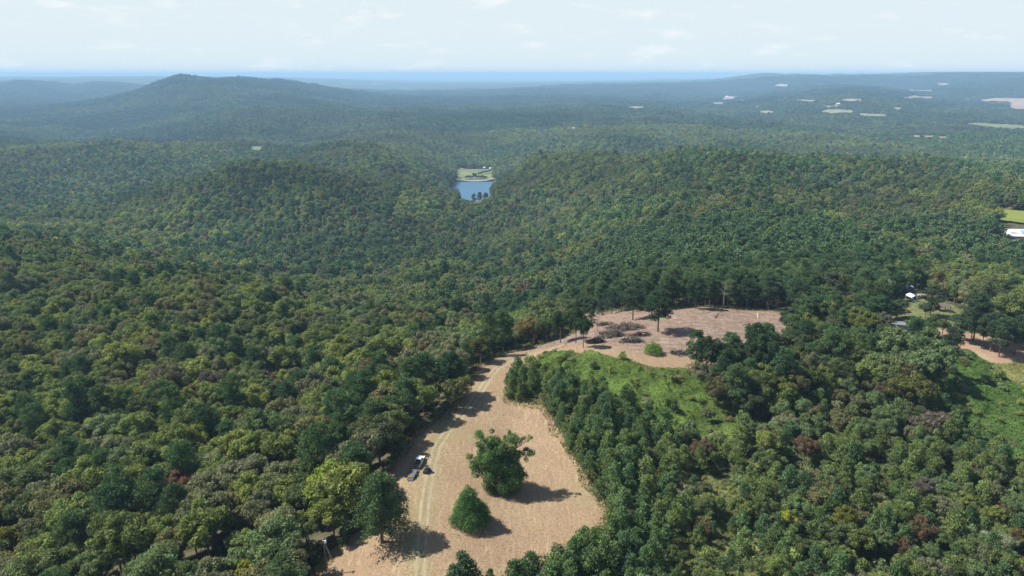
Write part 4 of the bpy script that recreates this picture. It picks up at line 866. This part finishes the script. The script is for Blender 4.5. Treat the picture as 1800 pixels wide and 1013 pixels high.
for s in (-1, 1):
    mb = MB(); mb.box((s*.88,-2.93,.9), (.16,.08,.3)); mb.build('tail_light', M['red'], T); mb = MB(); mb.box((s*.78,2.9,.86), (.34,.1,.2)); mb.build('headlight', M['lamp'], T)
    mb = MB(); mb.box((s*1.08,.95,1.2), (.2,.1,.16)); mb.build('mirror', M['black'], T, .01)
    for y in (1.9, -1.75): wheel(T, s*.86, y, .4, .27)
def loc_of(e, x, y): c, s = math.cos(HD), math.sin(HD); return (fx + x*c - y*s, fy + x*s + y*c, zt)
TR = empty('utility_trailer', loc_of(T, -.15, -6.0), HD + .03, label='low grey flatbed trailer hitched behind the white pickup', cat='trailer')
mb = MB(); mb.box((0,0,.58), (1.95,4.0,.07)); mb.build('deck', M['deck'], TR)
mb = MB()
for s in (-1, 1): mb.box((s*1.0,0,.62), (.08,4.1,.22))
mb.box((0,2.05,.62), (2.08,.08,.22)); mb.box((0,-2.05,.6), (2.08,.08,.14)); mb.build('frame', M['steel'], TR)
mb = MB(); mb.tube([(-.85,2.1,.5),(0,3.2,.48)], .05); mb.tube([(.85,2.1,.5),(0,3.2,.48)], .05); mb.tube([(0,3.1,.48),(0,3.42,.5)], .06); mb.build('drawbar', M['steel'], TR)
mb = MB(); mb.box((0,-2.5,.3), (1.8,.9,.05), rx=.55)
for k in range(5): mb.box((-.7+.35*k,-2.5,.33), (.05,.9,.05), rx=.55)
mb.build('ramp', M['steel'], TR); mb = MB(); mb.box((-.2,-1.96,.66), (1.3,.12,.1)); mb.build('strap', M['orange'], TR)
for s in (-1, 1):
    mb = MB(); mb.box((s*1.17,-.3,.78), (.26,1.0,.05)); mb.build('fender', M['steel'], TR, .02); wheel(TR, s*1.17, -.3, .33, .2)
ux, uy = flat(751, 845)
U = empty('utility_vehicle', (ux, uy, gz_(ux, uy) + .27), HD - .1, label='small dark blue off-road buggy with a roof parked right of the trailer', cat='buggy')
mb = MB(); mb.prism([(-1.3,.4),(-1.35,.85),(-.35,.9),(-.3,.55),(.45,.55),(.5,.85),(1.25,.75),(1.4,.5),(1.3,.35)], -.62, .62); mb.build('body', M['blue'], U, .03)
mb = MB(); mb.box((0,-.15,.72), (1.1,.5,.2)); mb.box((0,-.42,1.0), (1.1,.12,.5)); mb.build('seat', M['black'], U, .03)
mb = MB()
for s in (-1, 1): mb.tube([(s*.6,.75,.8),(s*.56,.4,1.78),(s*.56,-.55,1.78),(s*.6,-.65,.85)], .035)
mb.tube([(-.56,.4,1.78),(.56,.4,1.78)], .035); mb.tube([(-.56,-.55,1.78),(.56,-.55,1.78)], .035); mb.build('roll_cage', M['steel'], U)
mb = MB(); mb.box((0,-.08,1.83), (1.3,1.15,.05)); mb.build('roof', M['black'], U, .02)
mb = MB(); mb.box((0,-.88,.98), (1.1,.8,.12)); mb.build('cargo_bed', M['black'], U, .02)
for s in (-1, 1):
    for y in (.95, -.9): wheel(U, s*.62, y, .31, .26)
    mb = MB(); mb.box((s*.42,1.3,.68), (.2,.08,.1)); mb.build('headlight', M['lamp'], U)

# ------------------------------------------------------------------ utility pole with its guys
M['wood'] = mat('weathered_pole_wood', (.20,.17,.14), .9, noise=3, col2=(.13,.11,.09)); M['grey'] = mat('galvanised', (.6,.6,.6), .4, .6); M['guard'] = mat('pale_guy_guard', (.75,.74,.62), .6); M['porc'] = mat('porcelain', (.9,.9,.92), .25)
px_, py_ = flat(573, 992); pz_ = gz_(px_, py_); PO = empty('utility_pole', (px_, py_, pz_), 0, label='wooden utility pole with white fitting and two guy wires at the wood edge', cat='utility pole')
mb = MB(); mb.tube([(0,0,-.5),(0,0,5),(.05,0,10.2)], [.13,.12,.09], 10); mb.build('pole', M['wood'], PO)
mb = MB(); mb.box((.05,-.15,9.7), (.12,.9,.12)); mb.build('crossarm', M['wood'], PO)
for y in (-.5, .2): mb = MB(); mb.tube([(.05,y,9.75),(.05,y,9.9),(.05,y,10.05)], [.05,.11,.05], 8); mb.build('insulator', M['porc'], PO)
mb = MB(); mb.tube([(.38,-.1,8.9),(.38,-.1,9.0),(.38,-.1,9.55),(.38,-.1,9.65)], [.2,.26,.26,.2], 12); mb.build('transformer', M['porc'], PO)
for (u, v), z0 in (((599,1000), 9.5), ((595,999), 8.9)):
    gx_, gy_ = flat(u, v); mb = MB(); a = Vector((.05,0,z0)); b_ = Vector((gx_ - px_, gy_ - py_, -.1)); mb.tube([a, b_], .02, 5); w_ = mb.build('guy_wire', M['guard'], PO)
    mb = MB(); mb.tube([a.lerp(b_, .6), b_], .04, 6); mb.build('guard', M['guard'], w_)
mb = MB(); A0 = Vector((.05,.2,10.0)); B0 = Vector((-6,60,6)); mb.tube([A0.lerp(B0, t/10) - Vector((0,0,1.8*math.sin(math.pi*t/10))) for t in range(11)], .025, 4); mb.build('power_line', M['steel'], PO)

# ------------------------------------------------------------------ brush piles, logs, snags in the clearing
M['brush'] = mat('dead_brush', (.12,.10,.075), .95, noise=2, col2=(.065,.055,.04)); M['cut'] = mat('bleached_wood', (.45,.38,.3), .85, noise=2, col2=(.36,.29,.22))
def brush_pile(u, v, lx, ly, hh, label, sd):
    rg2 = np.random.default_rng(sd); x, y = hit(u, v); e = empty('brush_pile', (x, y, gz_(x, y) + .2), rg2.uniform(-.2, .2), label=label, cat='brush pile'); mb = MB()
    for i in range(700):
        a = rg2.uniform(0, 6.28); q = math.sqrt(rg2.uniform())*(1 + .35*math.sin(3*a + sd) + .2*math.sin(7*a)); cx, cy_ = lx/2*q*math.cos(a), ly/2*q*math.sin(a); cz = hh*max(.05, 1 - q*q)*(.6 + .8*abs(math.sin(cx*.9)*math.cos(cy_*1.1 + 1)))*rg2.uniform(.1, 1.1) + .1; l = rg2.uniform(.7, 2.2) + 2.6*rg2.uniform()**4
        d = Vector((rg2.normal(), rg2.normal(), rg2.normal()*.45)).normalized()*l*.5; c = Vector((cx, cy_, cz)); mb.mi = int(rg2.uniform() < .1); mb.tube([c - d, c + Vector((0,0,rg2.normal()*.12)), c + d], [.11, .08, .03], 4, False)
    mb.build('branches', [M['brush'], M['cut']], e)
    pf = [(lx/2*q*math.cos(a), ly/2*q*math.sin(a), hh*(1-q*q)*.8 + .2, .55) for q, a in zip(np.sqrt(rg2.uniform(0, .9, 30)), rg2.uniform(0, 6.28, 30))][:5]
    me = crown_mesh('dead_leaves', pf, 70, .3, rg2, M['leaf']); o = bpy.data.objects.new('dead_leaves', me); link(o, e); o['tint'] = [.10,.095,.06]
brush_pile(1103, 580, 19, 9, 3.0, 'long grey brush pile, the farther of those beside the lone pine', 1)
brush_pile(1078, 592, 15, 7, 2.6, 'dark brush pile, leftmost of those in the clearing', 2)
brush_pile(1112, 601, 9, 5, 2.0, 'small dark brush pile between the leftmost pile and the round bush', 3)
brush_pile(1048, 602, 6, 3, 1.2, 'low scatter of dead branches at the near left of the clearing', 4); brush_pile(1128, 590, 8, 3, 1.3, 'low heap of dead branches between the lone pine and the round bush', 5)
brush_pile(1066, 572, 7, 3, 1.3, 'low heap of dead branches beside the small bare dead tree', 6); brush_pile(1195, 622, 7, 3, .9, 'thin scatter of dead branches right of the round bush', 7)
def log(p0, p1, r, label, zl=.3):
    a = Vector((*p0, gz_(*p0) + zl)); b = Vector((*p1, gz_(*p1) + zl)); e = empty('fallen_log', a, 0, label=label, cat='log'); mb = MB(); mid = (b - a)*.5 + Vector((.15, 0, .05)); mb.tube([(0,0,0), mid, b - a], [r, r*.8, r*.5], 8); mb.build('stem', M['cut' if 'pale' in label else 'brush'], e)
    mb = MB(); mb.tube([mid, mid + Vector((r*5, r*2, r*4))], [r*.45, r*.15], 6); mb.build('broken_branch', M['brush'], e)
log(flat(1256,569), flat(1262,556), .38, 'dark forked fallen log lying in the middle of the clearing'); log(flat(1332,566), flat(1331,551), .32, 'pale straight fallen log lying near the far right of the clearing'); log(flat(1301,582), flat(1314,578), .35, 'pale bleached log lying low in the right part of the clearing')
def snag(u, v, h, label, sd, m='palebark'):
    rg2 = np.random.default_rng(sd); x, y = hit(u, v); e = empty('dead_tree', (x, y, gz_(x, y)), 0, label=label, cat='dead tree'); mb = MB(); mb.tube([(0,0,-.3),(.1,0,h*.5),(.2,.1,h)], [.2,.14,.04], 7); mb.build('trunk', M[m], e)
    for i in range(9):
        z = h*rg2.uniform(.4, .95); a = rg2.uniform(0, 6.28); l = h*.22*rg2.uniform(.6, 1.2); mb = MB(); s = Vector((.1, 0, z)); t = s + Vector((l*math.cos(a), l*math.sin(a), l*.7)); mb.tube([s, t], [.06, .02], 5)
        w = t + Vector((rg2.normal()*.5, rg2.normal()*.5, .7)); mb.tube([s.lerp(t, .6), w], [.03, .012], 4); mb.build('branch', M[m], e)
snag(1050, 582, 8, 'small bare dead tree standing at the left of the clearing', 1); snag(1270, 546, 15, 'tall bare trunk standing against the pine wood behind the clearing', 2)
rg2 = np.random.default_rng(77); mb = MB(); P_ = np.array(WP['field']); k = 0
while k < 900:
    x = rg2.uniform(0, 150); y = rg2.uniform(255, 350)
    if not inpoly(np.array([x]), np.array([y]), WP['field'])[0]: continue
    z = gz_(x, y) + .3; a = rg2.uniform(0, 3.14); l = rg2.uniform(.3, 1.6)**1.3; mb.mi = int(rg2.uniform() < .55); mb.tube([(x, y, z), (x + l*math.cos(a), y + l*math.sin(a), z + rg2.uniform(0, .2))], rg2.uniform(.03, .09), 4, False); k += 1
o = mb.build('wood_debris', [M['brush'], M['cut']]); tag(o, 'chips and broken sticks strewn over the bare clearing', 'debris', None, 'stuff')

# ------------------------------------------------------------------ the homestead at the right
M['tan'] = mat('tan_metal_roof', (.28,.24,.19), .6); M['bgrey'] = mat('blue_grey_siding', (.22,.27,.34), .7); M['roofg'] = mat('grey_metal_roof', (.17,.175,.18), .85, spec=.1); M['dark'] = mat('dark_timber', (.10,.08,.06), .9); M['turq'] = mat('turquoise_liner', (.18,.62,.60), .4)  # the timber is one even dark brown
def shed(name, label, cat, u, v, w, d, hh, rise, wm, rm, rz=0, ridge='y', door=None, open_=False, wins=(), xy=None, z=None):
    x, y = xy or hit(u, v); e = empty(name, (x, y, z if z is not None else gz_(x, y)), rz, label=label, cat=cat); ov = .3
    if open_:
        for sx_ in (-1, 1):
            for sy_ in (-1, 1): mb = MB(); mb.box((sx_*(w/2-.15), sy_*(d/2-.15), hh/2), (.16, .16, hh)); mb.build('post', M[wm], e)
    else:
        mb = MB(); mb.box((0,0,hh/2 - .2), (w, d, hh + .4))
        if ridge == 'y': mb.add([(-w/2,-d/2,hh),(w/2,-d/2,hh),(0,-d/2,hh+rise),(-w/2,d/2,hh),(w/2,d/2,hh),(0,d/2,hh+rise)], [(0,1,2),(5,4,3),(0,2,5,3),(1,4,5,2)])
        else: mb.add([(-w/2,-d/2,hh),(-w/2,d/2,hh),(-w/2,0,hh+rise),(w/2,-d/2,hh),(w/2,d/2,hh),(w/2,0,hh+rise)], [(0,1,2),(5,4,3),(0,2,5,3),(1,4,5,2)])
        mb.build('wall', M[wm], e)
    if ridge == 'y': pr = [(-w/2-ov, hh-.02), (0, hh+rise+.05), (w/2+ov, hh-.02), (w/2+ov, hh+.1), (0, hh+rise+.17), (-w/2-ov, hh+.1)]; mb = MB(); n = 6; vs = [(a, -d/2-ov, b) for a, b in pr] + [(a, d/2+ov, b) for a, b in pr]
    else: pr = [(-d/2-ov, hh-.02), (0, hh+rise+.05), (d/2+ov, hh-.02), (d/2+ov, hh+.1), (0, hh+rise+.17), (-d/2-ov, hh+.1)]; mb = MB(); n = 6; vs = [(-w/2-ov, a, b) for a, b in pr] + [(w/2+ov, a, b) for a, b in pr]
    mb.add(vs, [(0,1,4,5),(1,2,3,4),(11,10,7,6),(10,9,8,7)] + [(i, i+6, (i+1) % 6 + 6, (i+1) % 6) for i in range(6)]); mb.build('roof', M[rm], e)
    if door: mb = MB(); mb.box((door[0], -d/2-.02, door[2]/2), (door[1], .08, door[2])); mb.build('door', M[door[3]], e)
    for (wx, wz, ww, wh) in wins: mb = MB(); mb.box((wx, -d/2-.02, wz), (ww, .08, wh)); mb.build('window', M['glass'], e)
    return e
shed('carport', 'bright white gable-roofed carport in the yard with a car under it', 'carport', 1602, 527, 3.8, 5.0, 2.2, 1.1, 'white', 'white', .05, open_=True)
def car(name, label, cat, xy, z, rz, cm, L_=4.5, Wd=1.8):
    e = empty(name, (*xy, z), rz, label=label, cat=cat); mb = MB(); a = L_/2; mb.prism([(-a,.35),(-a,.8),(-a+.9,.9),(a-.8,.9),(a,.75),(a,.35)], -Wd/2, Wd/2); mb.build('body', M[cm], e, .05)
    mb = MB(); mb.add([(-.8,-a+.7,.9),(.8,-a+.7,.9),(.8,a-1.3,.9),(-.8,a-1.3,.9),(-.62,-a+1.2,1.45),(.62,-a+1.2,1.45),(.62,a-2.1,1.45),(-.62,a-2.1,1.45)], [(3,2,1,0),(4,5,6,7),(0,1,5,4),(1,2,6,5),(2,3,7,6),(3,0,4,7)]); mb.build('windows', M['glass'], e, .02)
    mb = MB(); mb.box((0, -.2, 1.47), (1.26, L_-3.4, .05)); mb.build('roof', M[cm], e)
    for s in (-1, 1):
        for y in (a-.85, -a+.85): wheel(e, s*(Wd/2-.1), y, .33, .22)
    return e
cx0, cy0 = hit(1602, 529); car('parked_car', 'white car nosing out of the white carport', 'car', (cx0, cy0-1.2), gz_(cx0, cy0)+.25, math.pi, 'white')
shed('shed', 'blue grey shed half hidden by trees behind the white carport', 'shed', 1594, 513, 5, 6, 2.8, 1.0, 'bgrey', 'bgrey', .1, 'x')
shed('shed', 'low shed with tan roof right of the white carport', 'shed', 1617, 525, 5, 4, 2.2, .7, 'dark', 'tan', 0, 'x')
shed('pole_shed', 'dark open-sided pole shed behind the bushy pine', 'open shed', 1653, 546, 7, 6, 3.0, .5, 'wood', 'dark', -.15, 'x', open_=True)
shed('long_shed', 'long grey metal roof showing between the trees below the yard', 'shed', 1578, 577, 10, 4.5, 2.6, .8, 'bgrey', 'roofg', -.35, 'x')
x, y = hit(1666, 548); e = empty('swimming_pool', (x, y, gz_(x, y)+.15), 0, label='small round turquoise pool with white rim beside the dark open shed', cat='pool'); mb = MB(); mb.tube([(0,0,0),(0,0,.7)], 1.6, 20, False); mb.build('wall', M['white'], e); mb = MB(); mb.tube([(0,0,.5),(0,0,.55)], 1.58, 20); mb.build('water', M['turq'], e)
# farm buildings near the bright meadow
M['barnblue'] = mat('pale_blue_roof', (.30,.50,.68), .4, .2); M['rooflt'] = mat('white_metal_roof', (.82,.83,.85), .35)
for nm, lab, u, v, w, d, rm, wm in (('barn', 'long white-roofed barn near the bright green meadow', 1786, 414, 15, 9, 'rooflt', 'white'), ('barn', 'barn with pale blue roof by the right border', 1800, 415, 10, 9, 'barnblue', 'white'), ('shed', 'low cream shed in front of the white-roofed barn', 1784, 422, 12, 4, 'rooflt', 'tan')):
    shed(nm, lab, 'barn', u, v, w, d, 4.0, 1.8, wm, rm, -.1, 'x', door=(2, 3, 3, 'dark'), wins=((-3, 2, 1.2, 1),))
# buildings beyond the lake
for i, (u, v, w, lab) in enumerate([(876,294,26,'white shed farthest right beyond the lake meadow'), (863,297,20,'low white shed at the corner of the lake meadow'), (851,296,12,'small pale shed on the far edge of the lake meadow')]):
    X_, Y_ = flat(u, v, LAKE_Z); shed('far_shed', lab, 'shed', 0, 0, w*.6, 7, 2.5, 1.2, 'white', 'rooflt', .05*i, 'x', xy=(X_, Y_), z=max(gz_(X_, Y_), LAKE_Z)+1)
for nm, p in (('lake_road', [(808,295.8),(866,296.6),(866,298.3),(808,297.3)]), ('shore_path', [(801,318.6),(868,318.0),(868,319.6),(801,320.2)])):
    sheet(nm, [flat(u, v, LAKE_Z+1) for u, v in p], 3.0, 4.3, mat(nm, (.26,.245,.21), .9, noise=.1, col2=(.19,.18,.155)))
def far_tree(kind, u, v, s, tint, label, grp=None, vi=0, zz=None):
    X_, Y_ = flat(u, v, LAKE_Z); z = zz if zz is not None else max(gz_(X_, Y_), LAKE_Z); e = empty(kind, (X_, Y_, z), vi, label=label, cat='tree' if kind != 'shrub' else 'shrub'); e.scale = s
    if grp: e['group'] = grp
    cm, tm, pf, nd = PROTO[kind][vi % len(PROTO[kind])]; c = bpy.data.objects.new('crown', cm); link(c, e); c['tint'] = list(tint); t = bpy.data.objects.new('trunk', tm); link(t, e)
for i, (u, v, s) in enumerate([(833,361,1.2),(843,360,1.3),(854,358,1.25)]): far_tree('pine_tree', u, v, (s, s, s*1.05), (.05,.08,.035), ['left of the three pines silhouetted against the lake', 'middle one of the three pines silhouetted against the lake', 'right of the three pines silhouetted against the lake'][i], None, i, LAKE_Z + 2)
for i in range(14):
    u = 820 + i*2.6; far_tree('broadleaf_tree', u, 316.5 - (i % 3)*.4, (.9,.9,.55 if i not in (5, 6) else 1.0), (.07,.09,.04), 'dark bush of the row along the far lake shore', 'bushes on the far lake shore', i, LAKE_Z + 3.5)
for i in range(7): far_tree('broadleaf_tree', 842 + i*3.4, 309.5 - i*.9, (.9,.9,.5), (.08,.10,.045), 'bush of the hedge crossing the lake meadow', 'hedge across the lake meadow', i+3, LAKE_Z + 3.5)
# the mast on the mountain and the farms on the far plain
x, y = hit(361, 136.5); z = gz_(x, y); e = empty('radio_mast', (x, y, z), 0, label='thin lattice radio mast on top of the mountain', cat='radio mast'); mb = MB(); hh = 95
for k in range(3):
    a = 2.094*k; mb.tube([(1.1*math.cos(a), 1.1*math.sin(a), 0), (1.1*math.cos(a), 1.1*math.sin(a), hh)], .16, 4)
for j in range(19):
    for k in range(3): a, b_ = 2.094*k, 2.094*(k+1); mb.tube([(1.1*math.cos(a), 1.1*math.sin(a), 5*j), (1.1*math.cos(b_), 1.1*math.sin(b_), 5*j+5)], .1, 4)
mb.build('lattice', M['grey'], e)
for k in range(3): a = 2.094*k + .4; mb = MB(); mb.tube([(0,0,hh*.8), (45*math.cos(a), 45*math.sin(a), -2)], .06, 4); mb.build('guy_wire', M['grey'], e)
fb = [(1278,173),(1293,173),(1381,177),(1472,187),(1537,184),(1700,178),(1332,192),(1306,180),(1652,149),(1010,232)]
wh = [['white farm building', 'pale farm shed', 'grey roofed farmhouse'][i % 3] for i in range(len(fb))]
for i, (u, v) in enumerate(fb):
    x, y = hit(u, v); r = math.hypot(x, y); s = 1 + r/4500
    shed('farm_building', 'tiny pale or grey farm building among trees on the far plain', 'building', 0, 0, 11*s, 8*s, 5*s + 6, 2.0*s, 'tan', ['rooflt', 'roofg', 'tan'][i % 3], (i*.7) % 1.2 - .6, 'x', xy=(x, y)); bpy.context.scene.collection.objects[-1]
for o in [o for o in S.collection.objects if o.name.startswith('farm_building')]: o['group'] = 'farm buildings on the far plain'
#OBJ_END

# ------------------------------------------------------------------ the air
GTOP = max(GMAX + 20, H + 40); hb = MB(); hb.box((0, 22000, (GMIN - 2 + GTOP)/2), (110000, 60000, GTOP - (GMIN - 2)))
hz_ = hb.build('haze', []); m = bpy.data.materials.new('haze_air'); m.use_nodes = True; t = m.node_tree; t.nodes.clear(); oo = t.nodes.new('ShaderNodeOutputMaterial'); pv = t.nodes.new('ShaderNodeVolumePrincipled')
pv.inputs['Density'].default_value = .85e-4; pv.inputs['Color'].default_value = (.42,.66,.92,1); pv.inputs['Anisotropy'].default_value = 0
t.links.new(pv.outputs[0], oo.inputs['Volume']); hz_.data.materials.append(m); hz_['kind'] = 'stuff'
print('GROUND', GMIN, GMAX)
